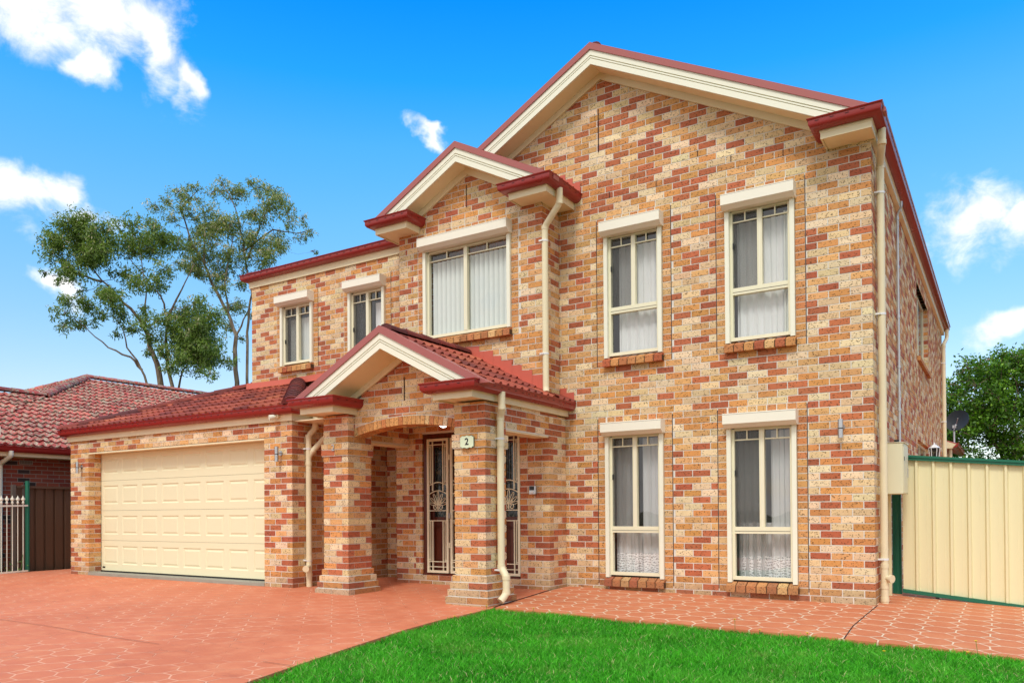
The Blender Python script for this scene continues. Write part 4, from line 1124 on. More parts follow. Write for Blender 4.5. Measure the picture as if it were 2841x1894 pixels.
# downpipes
def bend(pts, r=.06, n=5):
    """round the corners of a polyline"""
    P = [Vector(p) for p in pts]; out = [P[0]]
    for i in range(1, len(P) - 1):
        a, b, c = P[i - 1], P[i], P[i + 1]
        d0 = (a - b); d1 = (c - b); k = min(r, d0.length * .45, d1.length * .45)
        s, e = b + d0.normalized() * k, b + d1.normalized() * k
        for j in range(n + 1):
            t = j / n; out.append(s * (1 - t) ** 2 + b * 2 * t * (1 - t) + e * t * t)
    out.append(P[-1]); return out
def collar(mb, p, d, r, m='cream', l=.05):
    p = Vector(p); d = Vector(d).normalized(); mb.tube([p - d * l / 2, p + d * l / 2], r, m, 16)
def downpipe(path, collars, clamps, extra=None, r=.043, m='cream', wallv=(-1, 0, 0)):
    mb = MB(); mb.tube(bend(path), r, m, 16)
    for p, d in collars: collar(mb, p, d, r + .005, m)
    if extra: extra(mb)
    o = part(mb, 'downpipe', house, smooth=True)
    for c in clamps:
        k = MB(); c = Vector(c); k.tube([c - Vector((0, 0, .012)), c + Vector((0, 0, .012))], r + .004, 'white', 16)
        wv = Vector(wallv)
        e = c + wv * (r + .02) + Vector((0, -.045 if abs(wallv[0]) else 0, 0)); k.box(min(c.x, e.x) - .002, e.y - .012, c.z - .010, max(c.x, e.x), c.y, c.z + .010, 'white')
        part(k, 'pipe_clamp', o)
    return o
g0 = gz(-7.45, -1.6)
def ex1(mb):
    mb.tube(bend([(-7.45, -1.625, 1.93), (-7.43, -1.60, 2.0), (-7.30, -1.46, 2.22), (-7.10, -1.26, 2.45)]), .041, 'cream', 16)
    collar(mb, (-7.41, -1.58, 2.03), (.15, .14, .22), .047)
    mb.tube([(-7.45, -1.63, .33), (-7.42, -1.68, .315), (-7.385, -1.745, .30)], .036, 'cream', 14); mb.tube([(-7.39, -1.735, .302), (-7.372, -1.765, .297)], .048, 'cream', 16)
downpipe([(-7.40, -1.54, 2.60), (-7.40, -1.54, 2.36), (-7.45, -1.625, 2.26), (-7.45, -1.625, g0 - .01)], [((-7.40, -1.54, 2.38), (0, 0, 1)), ((-7.45, -1.625, 2.24), (0, 0, 1)), ((-7.45, -1.625, 1.84), (0, 0, 1)), ((-7.45, -1.625, .44), (0, 0, 1)), ((-7.45, -1.625, .20), (0, 0, 1))], [(-7.45, -1.625, 2.06), (-7.45, -1.625, .415)], ex1)
downpipe([(-3.885, -1.87, 2.56), (-3.885, -1.87, 2.36), (-3.945, -1.81, 2.27), (-3.945, -1.81, .42), (-3.855, -1.84, .33), (-3.855, -1.84, .115), (-3.885, -1.93, .03)],
         [((-3.885, -1.87, 2.37), (0, 0, 1)), ((-3.945, -1.81, 2.25), (0, 0, 1)), ((-3.945, -1.81, 1.93), (0, 0, 1)), ((-3.945, -1.81, .44), (0, 0, 1)), ((-3.855, -1.84, .31), (0, 0, 1)), ((-3.855, -1.84, .13), (0, 0, 1))], [(-3.945, -1.81, 2.0), (-3.945, -1.81, .40)], r=.045)
downpipe([(-3.785, -.55, 5.47), (-3.785, -.55, 5.27), (-4.045, -.50, 5.02), (-4.045, -.50, 2.80), (-4.03, -.52, 2.74)],
         [((-3.785, -.55, 5.28), (0, 0, 1)), ((-4.045, -.50, 5.0), (0, 0, 1))], [(-4.045, -.50, 4.82), (-4.045, -.50, 3.27)], r=.044)
def ex2(mb):
    mb.tube([(.062, .28, .31), (.10, .26, .30), (.135, .235, .295)], .034, 'cream', 14); mb.tube([(.125, .242, .296), (.150, .226, .294)], .048, 'cream', 16)
downpipe([(.115, .02, 5.47), (.115, .02, 5.30), (.062, .28, 5.16), (.062, .28, gz(0, 0) - .01)],
         [((.115, .02, 5.31), (0, 0, 1)), ((.062, .28, 5.14), (0, 0, 1)), ((.062, .28, .44), (0, 0, 1)), ((.062, .28, .20), (0, 0, 1)), ((.062, .28, .05), (0, 0, 1))], [(.062, .28, 4.83), (.062, .28, 3.4), (.062, .28, .52)], ex2)
downpipe([(.115, 11.85, 5.47), (.115, 11.85, 5.25), (.06, 11.55, 5.05), (.06, 11.55, 0)], [((.06, 11.55, 5.0), (0, 0, 1))], [(.06, 11.55, 4.6), (.06, 11.55, 3.2)])
# ------------------------------------------------------------------ fittings on the walls
def wall_light(x, yw, z0, z1, label):
    t = empty('wall_light', (x, yw, (z0 + z1) / 2), label=label, cat='wall light', group='steel tube wall lights on the brick front')
    zc = (z0 + z1) / 2; y = yw - .085
    mb = MB(); mb.tube([(x, y, z0), (x, y, zc - .006)], .030, 'steel', 20); mb.tube([(x, y, zc + .006), (x, y, z1)], .030, 'steel', 20); mb.tube([(x, y, zc - .006), (x, y, zc + .006)], .027, 'black', 20)
    part(mb, 'lamp_tube', t, smooth=True)
    mb = MB(); mb.tube([(x, yw - .012, zc + .02), (x, yw, zc + .02)], .036, 'steel', 20); mb.tube([(x, y + .02, zc + .02), (x, yw - .01, zc + .02)], .012, 'steel', 12)
    part(mb, 'wall_bracket', t, smooth=True)
wall_light(-13.02, -1.89, 1.868, 2.076, 'steel tube wall light on the brick left of the garage door')
wall_light(-7.74, -1.89, 1.866, 2.085, 'steel tube wall light on the brick right of the garage door')
wall_light(-.345, 0, 1.943, 2.158, 'steel tube wall light near the right corner of the house')

def text_mesh(body, size, depth, m, name, root=None, font_bold=True):
    cu = bpy.data.curves.new(name, 'FONT'); cu.body = body; cu.size = size; cu.extrude = depth; cu.align_x = 'CENTER'; cu.align_y = 'CENTER'
    if font_bold: cu.offset = size * .022
    o = bpy.data.objects.new('tmp', cu); COL.objects.link(o)
    dg = bpy.context.evaluated_depsgraph_get(); me = bpy.data.meshes.new_from_object(o.evaluated_get(dg)); me.name = name
    bpy.data.objects.remove(o)
    me.materials.clear(); me.materials.append(MAT[m])
    return me
def add_text(body, size, depth, m, name, loc, root=None, bold=True):
    me = text_mesh(body, size, depth, m, name, font_bold=bold)
    me.transform(Matrix.Translation(loc) @ Matrix.Rotation(R(90), 4, 'X'))
    o = bpy.data.objects.new(name, me); COL.objects.link(o)
    if root is not None: o.parent = root; o.location = -Vector(root.location)
    return o
pl = empty('house_number_plate', (-4.247, -2.08, 1.957), label='pale green enamel plate with a bold black 2 on the right porch pillar', cat='house number')
def plate(w, h, y0, y1, m, e=0.):
    mb = MB(); x, z = -4.247, 1.957; pts = []
    w += e; h += e
    top = [(-1, .78), (-.82, .82), (-.74, 1.0), (-.35, .93), (0, 1.08), (.35, .93), (.74, 1.0), (.82, .82), (1, .78)]
    for a, b in top: pts.append((x + a * w / 2, z + b * h / 2))
    for a, b in reversed(top): pts.append((x + a * w / 2, z - b * h / 2))
    mb.prism(pts, lambda a, b, d: (a, d, b), y0, y1, m); return mb
part(plate(.195, .145, -2.093, -2.080, 'signedge', .008), 'plate_edge', pl); part(plate(.195, .145, -2.096, -2.0935, 'sign'), 'plate', pl)
add_text('2', .115, .001, 'black', 'digit', (-4.247, -2.0975, 1.957), pl)
d = add_text('2', .128, .004, 'steel', 'house_number', (-6.497, -2.083, 1.997), None, False)
tag(d, 'thin silver metal numeral 2 fixed to the left porch pillar', 'house number')
ic = empty('intercom', (-4.262, -.50, 1.41), label='small silver and black door intercom on the brick right of the entry', cat='intercom')
mb = MB(); mb.box(-4.318, -.525, 1.348, -4.205, -.481, 1.469, 'steel'); part(mb, 'housing', ic, bevel=.006)
mb = MB(); mb.box(-4.306, -.530, 1.405, -4.232, -.5255, 1.460, 'black'); part(mb, 'camera_window', ic)
mb = MB(); mb.box(-4.285, -.531, 1.362, -4.245, -.5255, 1.388, 'white'); part(mb, 'call_button', ic)
sn = empty('motion_sensor', (-7.78, -1.97, 2.525), label='small round cream motion sensor under the garage gutter', cat='sensor')
mb = MB(); mb.tube([(-7.74, -1.935, 2.535), (-7.74, -1.975, 2.530)], .030, 'cream', 14); mb.tube([(-7.745, -1.97, 2.53), (-7.79, -2.0, 2.515)], .022, 'cream', 12); part(mb, 'mount', sn, smooth=True)
mb = MB(); mb.tube([(-7.775, -1.985, 2.52), (-7.81, -2.05, 2.505)], [.036, .040], 'creamW', 16); part(mb, 'sensor_head', sn, smooth=True)
fl = empty('floodlight', (-4.96, -1.62, 2.23), label='lit white floodlight hanging inside the porch arch', cat='floodlight')
mb = MB(); mb.tube([(-4.96, -1.62, 2.424), (-4.96, -1.62, 2.30)], .012, 'white', 10); mb.tube([(-4.96, -1.60, 2.30), (-4.96, -1.62, 2.262)], [.035, .055], 'white', 18); part(mb, 'bracket', fl, smooth=True)
mb = MB(); mb.tube([(-4.96, -1.625, 2.262), (-4.96, -1.632, 2.235), (-4.96, -1.636, 2.222)], [.053, .046, .02], 'lit', 18); part(mb, 'lamp_face', fl, smooth=True)

mbx = empty('meter_box', (.12, .85, 1.6), label='cream steel electricity meter box on the side wall above the green post', cat='meter box')
mb = MB(); mb.box(.001, .60, 1.292, .236, 1.15, 1.905, 'meter'); mb.prism([(.59, 1.905), (1.16, 1.905), (1.16, 1.925), (.59, 1.912)], lambda a, b, d: (d, a, b), .001, .25, 'meter'); part(mb, 'cabinet', mbx, bevel=.004)
mb = MB(); mb.box(.2365, .625, 1.305, .243, 1.13, 1.89, 'meter'); part(mb, 'cabinet_door', mbx, bevel=.002)
mb = MB(); mb.box(.2435, .66, 1.69, .249, .675, 1.74, 'black'); mb.box(.2435, 1.05, 1.5, .252, 1.07, 1.62, 'steel'); part(mb, 'latch', mbx)
mb = MB(); mb.tube([(.15, .80, 1.91), (.15, .80, 1.955)], .028, 'black', 12); part(mb, 'cable_gland', mbx)
cd = MB(); cd.tube(bend([(.085, 2.30, 5.40), (.085, 2.30, 5.33), (.03, 2.33, 5.24), (.03, 2.33, 1.3)], .04), .016, 'galv', 10)
for z in (5.18, 4.5, 3.8, 3.1, 2.5): cd.tube([(.03, 2.33, z - .02), (.03, 2.33, z + .02)], .022, 'galv', 10)
tag(part(cd, 'conduit', None, smooth=True), 'thin grey electrical conduit running down the side wall', 'conduit')

# ------------------------------------------------------------------ right side gate
def rib_profile(n, pitch, w=.058, d=.036):
    out = []
    for i in range(n):
        a = i * pitch
        out += [(a, 0), (a + pitch * .5 - .02, 0), (a + pitch * .5 - .012, .0015), (a + pitch * .5, 0), (a + pitch - w, 0), (a + pitch - w + .016, d), (a + pitch - .020, d), (a + pitch - .004, 0)]
    return out
gt = empty('sheet_metal_gate', (1.6, 1.3, -.1), label='ribbed cream sheet metal side gate with green rails', cat='gate')
GYY = 1.30
def gtop(x): return 1.785 - .098 * (x - .25)
def gbot(x): return .045 - .106 * (x - .16)
pr = rib_profile(17, .1925); x0 = .165
mb = MB()
for (a, da), (b, db) in zip(pr[:-1], pr[1:]):
    xa, xb = x0 - .01 + a, x0 - .01 + b
    mb.face([(xa, GYY + .036 - da, gbot(xa) + .03), (xb, GYY + .036 - db, gbot(xb) + .03), (xb, GYY + .036 - db, gtop(xb) - .04), (xa, GYY + .036 - da, gtop(xa) - .04)], 'gate')
part(mb, 'sheet_panel', gt)
def rail(m, xa, xb, f, za, zb, y0, y1, name, root):
    mb = MB(); mb.raw([(x, y, f(x) + z) for x in (xa, xb) for y in (y0, y1) for z in (za, zb)], [(0, 1, 3, 2), (4, 6, 7, 5), (0, 4, 5, 1), (2, 3, 7, 6), (1, 5, 7, 3), (0, 2, 6, 4)], m)
    return part(mb, name, root)
rail('green', .15, 3.45, gtop, -.055, .0, GYY - .020, GYY + .045, 'top_rail', gt); rail('green', .15, 3.45, gtop, -.022, .006, GYY - .034, GYY - .0205, 'top_rail', gt)
rail('green', .15, 3.45, gbot, 0, .045, GYY - .020, GYY + .045, 'bottom_rail', gt)
mb = MB(); mb.box(.52, GYY - .01, gz(.5, 1.3) - .0, .56, GYY + .02, .012, 'black'); part(mb, 'drop_bolt', gt)
gp = MB(); gp.box(.015, 1.50, gz(0, 1) - .02, .095, 1.58, 1.84, 'green'); gp.box(.0955, 1.515, gz(0, 1) - .02, .118, 1.565, 1.84, 'green'); gp.box(.040, 1.494, 0, .052, 1.4998, 1.84, 'green')
tag(part(gp, 'gate_post', None, bevel=.004), 'dark green steel gate post below the meter box', 'post')
jb = MB(); jb.box(.001, 1.2, gz(0, 1) - .02, .035, 1.24, 1.30, 'gate'); tag(part(jb, 'cover_strip', None), 'narrow cream cover strip against the side wall', 'strip')

# ------------------------------------------------------------------ behind the house, right
wing = empty('rear_wing', (-1.5, 14, 0), label='low brick rear wing with red gable edge carrying the dish', cat='building')
mb = MB(); brick_wall(mb, 'y', .0, 1, 12.3, 15.5, 1.2, 2.7, thick=.2); brick_wall(mb, 'x', 15.5, 1, -3., 0, 1.2, 2.7)
part(mb, 'wall', wing)
mb = MB(); mb.prism([(.30, 2.72), (-3.0, 3.95), (-3.0, 3.8), (.22, 2.62)], lambda a, b, d: (a, d, b), 12.2, 15.6, 'redcap'); part(mb, 'roof', wing)
mb = MB(); sweep(mb, [(.20, 12.1), (.20, 15.6)], GPROF, 2.73, 'red'); part(mb, 'gutter', wing)
mb = MB(); mb.prism([(.05, 2.6), (.20, 2.6), (.28, 2.69), (-.4, 2.95), (-.4, 2.8)], lambda a, b, d: (a, d, b), 12.12, 12.19, 'cream'); mb.tube([(.14, 12.3, 2.6), (.14, 12.3, 1.0)], .04, 'cream', 12); part(mb, 'fascia', wing)
ds = empty('satellite_dish', (.27, 12.9, 2.9), label='dark grey satellite dish on a steel mast above the side gate', cat='satellite dish')
mb = MB(); c = Vector((.275, 12.85, 3.335)); nrm = Vector((-.42, -.86, .30)).normalized(); uu = nrm.cross(Vector((0, 0, 1))).normalized(); vv = uu.cross(nrm)
# concave bowl seen from behind-left
vs = []; fs = []; rings, segn = 6, 32
for s_, off in ((0, 0), (1, -.012)):
    for i in range(rings + 1):
        r = .30 * i / rings
        for k in range(segn):
            a = 2 * math.pi * k / segn
            vs.append(c + uu * math.cos(a) * r * .98 + vv * math.sin(a) * r * .92 + nrm * (.20 * (r / .30) ** 2 * .30 - .03 + off))
def vi(s_, i, k): return s_ * (rings + 1) * segn + i * segn + k % segn
for s_ in (0, 1):
    for i in range(rings):
        for k in range(segn): fs.append((vi(s_, i, k), vi(s_, i, k + 1), vi(s_, i + 1, k + 1), vi(s_, i + 1, k)))
for k in range(segn): fs.append((vi(0, rings, k), vi(0, rings, k + 1), vi(1, rings, k + 1), vi(1, rings, k)))
mb.raw(vs, fs, 'dish'); part(mb, 'reflector', ds, smooth=True)
mb = MB(); mb.tube(bend([(.20, 12.80, 2.78), (.20, 12.80, 3.14), (.24, 12.84, 3.24)], .05), .022, 'galv', 12); mb.box(.165, 12.76, 3.15, .245, 12.84, 3.22, 'galv'); mb.tube([(.2, 12.8, 3.22), (.26, 12.6, 3.24), (.30, 12.45, 3.36)], .008, 'galv', 8); part(mb, 'mast', ds, smooth=True)
ln = empty('lantern', (.16, 6.6, 2.15), label='small white lantern on the side wall above the gate', cat='lantern')
def hexr(r, z, cx=.17, cy=6.6): return [(cx + r * math.cos(R(60 * k)), cy + r * math.sin(R(60 * k)), z) for k in range(6)]
mb = MB()
def frus(r0, z0_, r1, z1_, m='white'):
    a, b = hexr(r0, z0_), hexr(r1, z1_); mb.raw(a + b, [(k, (k + 1) % 6, 6 + (k + 1) % 6, 6 + k) for k in range(6)] + [tuple(range(5, -1, -1)), tuple(range(6, 12))], m)
frus(.06, 2.04, .09, 2.07); frus(.10, 2.24, .03, 2.30); frus(.02, 2.30, .012, 2.34)
for k in range(6):
    a, b = hexr(.078, 2.07)[k], hexr(.095, 2.24)[k]; mb.tube([a, b], .007, 'white', 6)
mb.box(.0, 6.57, 2.02, .10, 6.63, 2.05, 'white'); part(mb, 'lantern_frame', ln)
mb = MB(); frus(.066, 2.072, .082, 2.238, 'lead'); part(mb, 'lantern_glass', ln)

# ------------------------------------------------------------------ left: fences
bf = empty('brown_fence', (-14.9, 0, 0), label='dark brown ribbed sheet steel boundary fence beside the garage', cat='fence')
mb = MB(); pr = rib_profile(52, .1875)
for (a, da), (b, db) in zip(pr[:-1], pr[1:]):
    ya, yb_ = -2.12 + a, -2.12 + b
    mb.face([(-14.9 - da, ya, gz(-14.9, ya) - .02), (-14.9 - db, yb_, gz(-14.9, yb_) - .02), (-14.9 - db, yb_, 1.655), (-14.9 - da, ya, 1.655)], 'brown')
part(mb, 'sheet_panel', bf)
mb = MB(); mb.box(-14.935, -2.12, 1.64, -14.865, 7.6, 1.685, 'brown'); part(mb, 'top_rail', bf)
for y in (-2.17, -1.98):
    mb = MB(); mb.box(-14.94, y - .035, gz(-14.9, y) - .02, -14.87, y + .035, 1.70, 'bronze'); part(mb, 'post', bf, bevel=.004)
pk = empty('picket_fence', (-14.7, -2.6, 0), label='cream metal picket fence panel with spear tips by the green post', cat='fence')
def fx(y): return -14.72 + (-(y + 1.98)) * .12
for z, nm in ((1.30, 'top_rail'), (.045, 'bottom_rail')):
    mb = MB()
    for i in range(6):
        a, b = -2.0 - i * .3, -2.3 - i * .3
        za, zb_ = z - .006 * i + (gz(0, 0) * 0), z - .006 * (i + 1)
        mb.raw([(fx(y) + dx, y, zz_ + dz) for (y, zz_) in ((a, za), (b, zb_)) for dx in (-.016, .016) for dz in (-.016, .016)], [(0, 1, 3, 2), (4, 6, 7, 5), (0, 4, 5, 1), (2, 3, 7, 6), (1, 5, 7, 3), (0, 2, 6, 4)], 'creamW')
    part(mb, nm, pk)
for i in range(14):
    y = -2.09 - i * .102; x = fx(y); t = 1.335 - .002 * i
    mb = MB(); mb.tube([(x, y, .04), (x, y, t + .02)], .0085, 'creamW', 8)
    mb.tube([(x, y, t), (x, y, t + .012), (x, y, t + .02), (x, y, t + .05), (x, y, t + .062), (x, y, t + .075), (x, y, t + .095), (x, y, t + .16)], [.009, .024, .024, .014, .013, .026, .026, .001], 'creamW', 8)
    for s_ in (-1, 1): mb.tube([(x, y + s_ * .010, t + .06), (x, y + s_ * .034, t + .085), (x, y + s_ * .028, t + .115)], [.008, .007, .002], 'creamW', 6)
    part(mb, 'picket', pk, smooth=True)
gpost = MB(); gpost.tube([(-14.75, -1.99, -.02), (-14.75, -1.99, 1.775)], .038, 'green', 16)
tag(part(gpost, 'fence_post', None, smooth=True), 'round green steel post between the picket and brown fences', 'post')

# ------------------------------------------------------------------ neighbouring house
nb = empty('neighbour_house', (-20, 4, 0), label='single-storey dark red brick house with lichen-covered red tile roof on the left', cat='house')
mb = MB(); brick_wall(mb, 'y', -16.0, 1, -6.5, 7.0, -.12, 2.30, pal=PALR, bm='brickR', mm='mortarR')
brick_wall(mb, 'x', -6.5, -1, -24., -16.0, -.12, 2.30, None, (True, 0), pal=PALR, bm='brickR', mm='mortarR'); part(mb, 'wall', nb)
mb = MB()
for i in range(8):
    for j in range(3):
        y = -1.52 + i * .03; z = 2.185 + j * .022
        mb.box(-15.994, y, z, -15.990, y + .018, z + .013, 'slot')
mb.box(-15.997, -1.54, 2.17, -15.9945, -1.27, 2.255, 'mortarR'); part(mb, 'air_vent', nb)
mb = MB(); sweep(mb, [(-15.58, 14), (-15.58, -8)][::-1], [(-.02, 2.30), (0, 2.30), (0, 2.36), (.006, 2.365), (.006, 2.42), (-.02, 2.42)], 0, 'cream'); part(mb, 'fascia', nb)
mb = MB(); mb.box(-16.1, -8, 2.30, -15.60, 14, 2.312, 'soffit'); part(mb, 'soffit', nb)
mb = MB(); sweep(mb, [(-15.575, -8), (-15.575, 14)], GPROF, 2.49, 'red'); part(mb, 'gutter', nb, smooth=True)
mb = MB(); mb.tube(bend([(-15.50, -1.93, 2.40), (-15.50, -1.93, 2.30), (-15.93, -1.93, 2.16), (-15.95, -1.93, 0)], .07), .045, 'creamW', 14); part(mb, 'downpipe', nb, smooth=True)
NS = .42; LN = math.hypot(1, NS); ex, ez = -15.49, 2.49
mb = MB()
def nroof(y0, y1, run, poly): tile_roof(mb, (ex, y0, ez), (0, 1, 0), (-1, 0, NS), y1 - y0, run * LN, [(u, v * LN) for u, v in poly], 'tileN', NPAL, .175, .34, 6, .040, .045)
# one slope: low ridge (run 3.85) up to y=1.0, then the taller hipped part
nroof(-8, 14.2, 6.39, [(0, 0), (22.2, 0), (22.2, 6.39), (11.19, 6.39), (8.65, 3.85), (4.15, 3.85)])
part(mb, 'roof_tiles', nb)
mb = MB()
RA, RB = ex - 3.85, ex - 6.39; zA, zB_ = ez + NS * 3.85, ez + NS * 6.39
ridge(mb, (RA, -3.85, zA + .06), (RA, .66, zA + .06), 'tileN', NPAL, .12, .38)
ridge(mb, (RA, .66, zA + .06), (RB, 3.19, zB_ + .06), 'tileN', NPAL, .13, .38)
ridge(mb, (RB, 3.19, zB_ + .06), (RB, 14, zB_ + .06), 'tileN', NPAL, .12, .38)
part(mb, 'ridge_tiles', nb)
mb = MB()
tile_roof(mb, (RB - 6.39 - 0., 3.19 - 6.39, ez), (1, 0, 0), (0, 1, NS), 12.78, 6.39 * LN, [(2.6, 0), (12.78, 0), (6.39, 6.39 * LN), (2.6, 2.6 * LN)], 'tileN', NPAL, .175, .34, 6, .04, .045)
mb.face([(RA, -8, zA), (RA, .66, zA), (RA - 3.85, .66, ez), (RA - 3.85, -8, ez)], 'slot')
mb.face([(RB, 3.19, zB_), (RB, 14, zB_), (RB - 6.39, 14, ez), (RB - 6.39, -3.2, ez)], 'slot')
ridge(mb, (RB, 3.19, zB_ + .05), (RB - 6.0, 3.19 - 6.0, ez + .2), 'tileN', NPAL, .12, .4)
mb.face([(ex + .02, -8, ez - .02), (ex + .02, 14, ez - .02), (RA, 14, zA - .03), (RA, -8, zA - .03)], 'slot')
part(mb, 'rear_roof', nb)
# small projecting gable at the left
mb = MB(); gy0, gzr, gxe = -3.42, 3.30, -15.0
F_ = lambda a, b, d: (d, a, b)
mb.prism([(gy0, gzr), (gy0 + 1.05, gzr - .44), (gy0 + 1.05, gzr - .50), (gy0, gzr - .06)], F_, -17.2, gxe, 'redcap'); mb.prism([(gy0, gzr), (gy0 - 1.05, gzr - .44), (gy0 - 1.05, gzr - .50), (gy0, gzr - .06)], F_, -17.2, gxe, 'redcap')
part(mb, 'porch_gable', nb)
mb = MB(); mb.prism([(gy0, gzr - .03), (gy0 + 1.07, gzr - .48), (gy0 + 1.07, gzr - .66), (gy0, gzr - .21)], F_, gxe - .04, gxe + .0, 'creamW'); mb.prism([(gy0, gzr - .03), (gy0 - 1.07, gzr - .48), (gy0 - 1.07, gzr - .66), (gy0, gzr - .21)], F_, gxe - .04, gxe, 'creamW'); part(mb, 'barge_board', nb)
mb = MB(); ridge(mb, (gxe - .1, gy0, gzr + .03), (-17.3, gy0, gzr + .03), 'tileN', NPAL, .11, .36); part(mb, 'ridge_tiles', nb)

# ------------------------------------------------------------------ trees
def make_tree(name, clumps, limbs, base, leafm, leaf, dens, label, jit, r0=.22, seed=1, droop=.6, depth_dir=Vector((-.53, .85, 0)), clipz=None, flat=1., fill=.45, spread=1.3, rad=1.):
    rg = np.random.default_rng(seed); rr = random.Random(seed)
    root = empty(name, base, label=label, cat='tree')
    wood = MB(); pts = []
    for li, l in enumerate(limbs):
        P = [Vector(p) / 100 for p in l]
        off = 0 if li == 0 else rr.uniform(-jit, jit) * .5
        n = len(P); Q = []
        for i, p in enumerate(P):
            q = p + depth_dir * (off * i / n)
            if i not in (0, n - 1): q += Vector((rr.uniform(-.08, .08), rr.uniform(-.2, .2), rr.uniform(-.08, .08)))
            Q.append(q)
        if Q[0].z < base[2] + 9 and li in (0, 1, 2, 3, 4) and (P[0].z * 1. < 4.6):
            Q = [Vector((Q[0].x * .6 + base[0] * .4, Q[0].y, base[2]))] + Q
        # start radius by height order
        ra = r0 * (1. if li == 0 else .62 if len(Q) > 5 else .42)
        sm = []
        for i in range(len(Q) - 1):
            a, b = Q[i], Q[i + 1]
            for t in (0, .33, .66): sm.append(a.lerp(b, t) + Vector((rr.uniform(-.035, .035),) * 3) * (1 if t else 0))
        sm.append(Q[-1])
        rs = [max(.022, ra * (1 - .86 * i / (len(sm) - 1))) for i in range(len(sm))]
        wood.tube(sm, rs, 'bark', 9); pts += [(s, r) for s, r in zip(sm, rs)]
    CL = []
    extra = []
    for i, a in enumerate(clumps):
        for b in clumps[i + 1:]:
            d = (Vector(a[:3]) - Vector(b[:3])).length
            if 40 < d < (a[3] + b[3]) * 1.15 and rr.random() < fill:
                t = rr.uniform(.35, .65); extra.append([a[k] * t + b[k] * (1 - t) + rr.uniform(-12, 12) for k in range(3)] + [min(a[3], b[3]) * .8])
    for (x, y, z, r) in list(clumps) + extra:
        c = Vector((x, y, z)) / 100 + depth_dir * rr.uniform(-jit, jit); r = r / 100 * rad
        CL.append((c, r))
        best = min(pts, key=lambda s: (s[0] - c).length + (2.0 if s[0].z > c.z + .3 else 0))
        a = best[0]; d = c - a; L = d.length
        if L > .12:
            mid = a + d * .5 + Vector((rr.uniform(-.1, .1) * L, rr.uniform(-.1, .1) * L, -.08 * L))
            rb = min(best[1] * .5, .020 + .012 * L)
            wood.tube([a, a.lerp(mid, .5), mid, mid.lerp(c, .5), c], [rb, rb * .85, rb * .7, rb * .55, .012], 'bark', 6)
            pts.append((mid, rb * .7)); pts.append((mid.lerp(c, .6), rb * .5))
        for _ in range(5):
            e = c + Vector((rr.gauss(0, 1), rr.gauss(0, 1), rr.gauss(.2, .8))).normalized() * r * .95
            wood.tube([c + (a - c) * .12, c.lerp(e, .5) + Vector((0, 0, .05 * r)), e], [.014, .010, .006], 'bark', 5)
    part(wood, 'trunk', root, smooth=True)
    # leaves: thin blades in small sprays round each clump
    V = []; T = []
    for c, r in CL:
        n = max(30, int(dens * r * r)); ns = max(3, n // 9)
        d = rg.normal(size=(ns, 3)); d /= np.linalg.norm(d, axis=1)[:, None]
        stretch = np.array([1, 1, .82 * flat]) * rg.uniform(.75, 1.35, 3)
        sp = np.array(c) + d * (r * rg.uniform(.10, 1., (ns, 1)) ** .75 * spread) * stretch
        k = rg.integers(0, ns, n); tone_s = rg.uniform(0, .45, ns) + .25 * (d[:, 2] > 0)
        p = sp[k] + rg.normal(size=(n, 3)) * r * .13 + rg.normal(size=(n, 3)) * .05
        ax = rg.normal(size=(n, 3)); ax[:, 2] -= droop * 1.5; ax /= np.linalg.norm(ax, axis=1)[:, None]
        sd = np.cross(ax, rg.normal(size=(n, 3))); sd /= np.linalg.norm(sd, axis=1)[:, None]
        L = leaf[0] * rg.uniform(.65, 1.25, (n, 1)); W = leaf[1] * rg.uniform(.7, 1.2, (n, 1))
        q = np.stack([p, p + ax * L * .45 + sd * W, p + ax * L, p + ax * L * .45 - sd * W], 1)
        V.append(q.reshape(-1, 3)); T.append(np.clip(tone_s[k] + rg.uniform(0, .40, n), 0, 1))
    V = np.concatenate(V); T = np.concatenate(T); nq = len(V) // 4
    me = bpy.data.meshes.new('crown'); me.vertices.add(len(V)); me.vertices.foreach_set('co', V.astype(np.float32).ravel())
    me.loops.add(nq * 4); me.loops.foreach_set('vertex_index', np.arange(nq * 4, dtype=np.int32))
    me.polygons.add(nq); me.polygons.foreach_set('loop_start', np.arange(0, nq * 4, 4, dtype=np.int32)); me.polygons.foreach_set('loop_total', np.full(nq, 4, dtype=np.int32))
    at = me.attributes.new('tone', 'FLOAT', 'FACE'); at.data.foreach_set('value', T.astype(np.float32))
    me.materials.append(MAT[leafm]); me.update(); me.validate()
    o = bpy.data.objects.new('crown', me); COL.objects.link(o); o.parent = root; o.location = -Vector(base)
    return root
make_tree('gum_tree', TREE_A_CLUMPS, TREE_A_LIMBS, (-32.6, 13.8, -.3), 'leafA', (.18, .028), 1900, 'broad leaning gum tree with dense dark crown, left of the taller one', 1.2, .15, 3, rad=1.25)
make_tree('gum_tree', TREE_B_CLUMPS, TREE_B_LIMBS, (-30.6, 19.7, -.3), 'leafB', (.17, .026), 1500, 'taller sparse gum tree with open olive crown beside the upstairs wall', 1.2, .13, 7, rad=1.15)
make_tree('garden_tree', TREE_C_CLUMPS, TREE_C_LIMBS, (2.2, 14.2, -.3), 'leafC', (.11, .028), 2000, 'bright green bushy tree behind the side gate', .9, .14, 9, .2, Vector((0, 1, 0)))

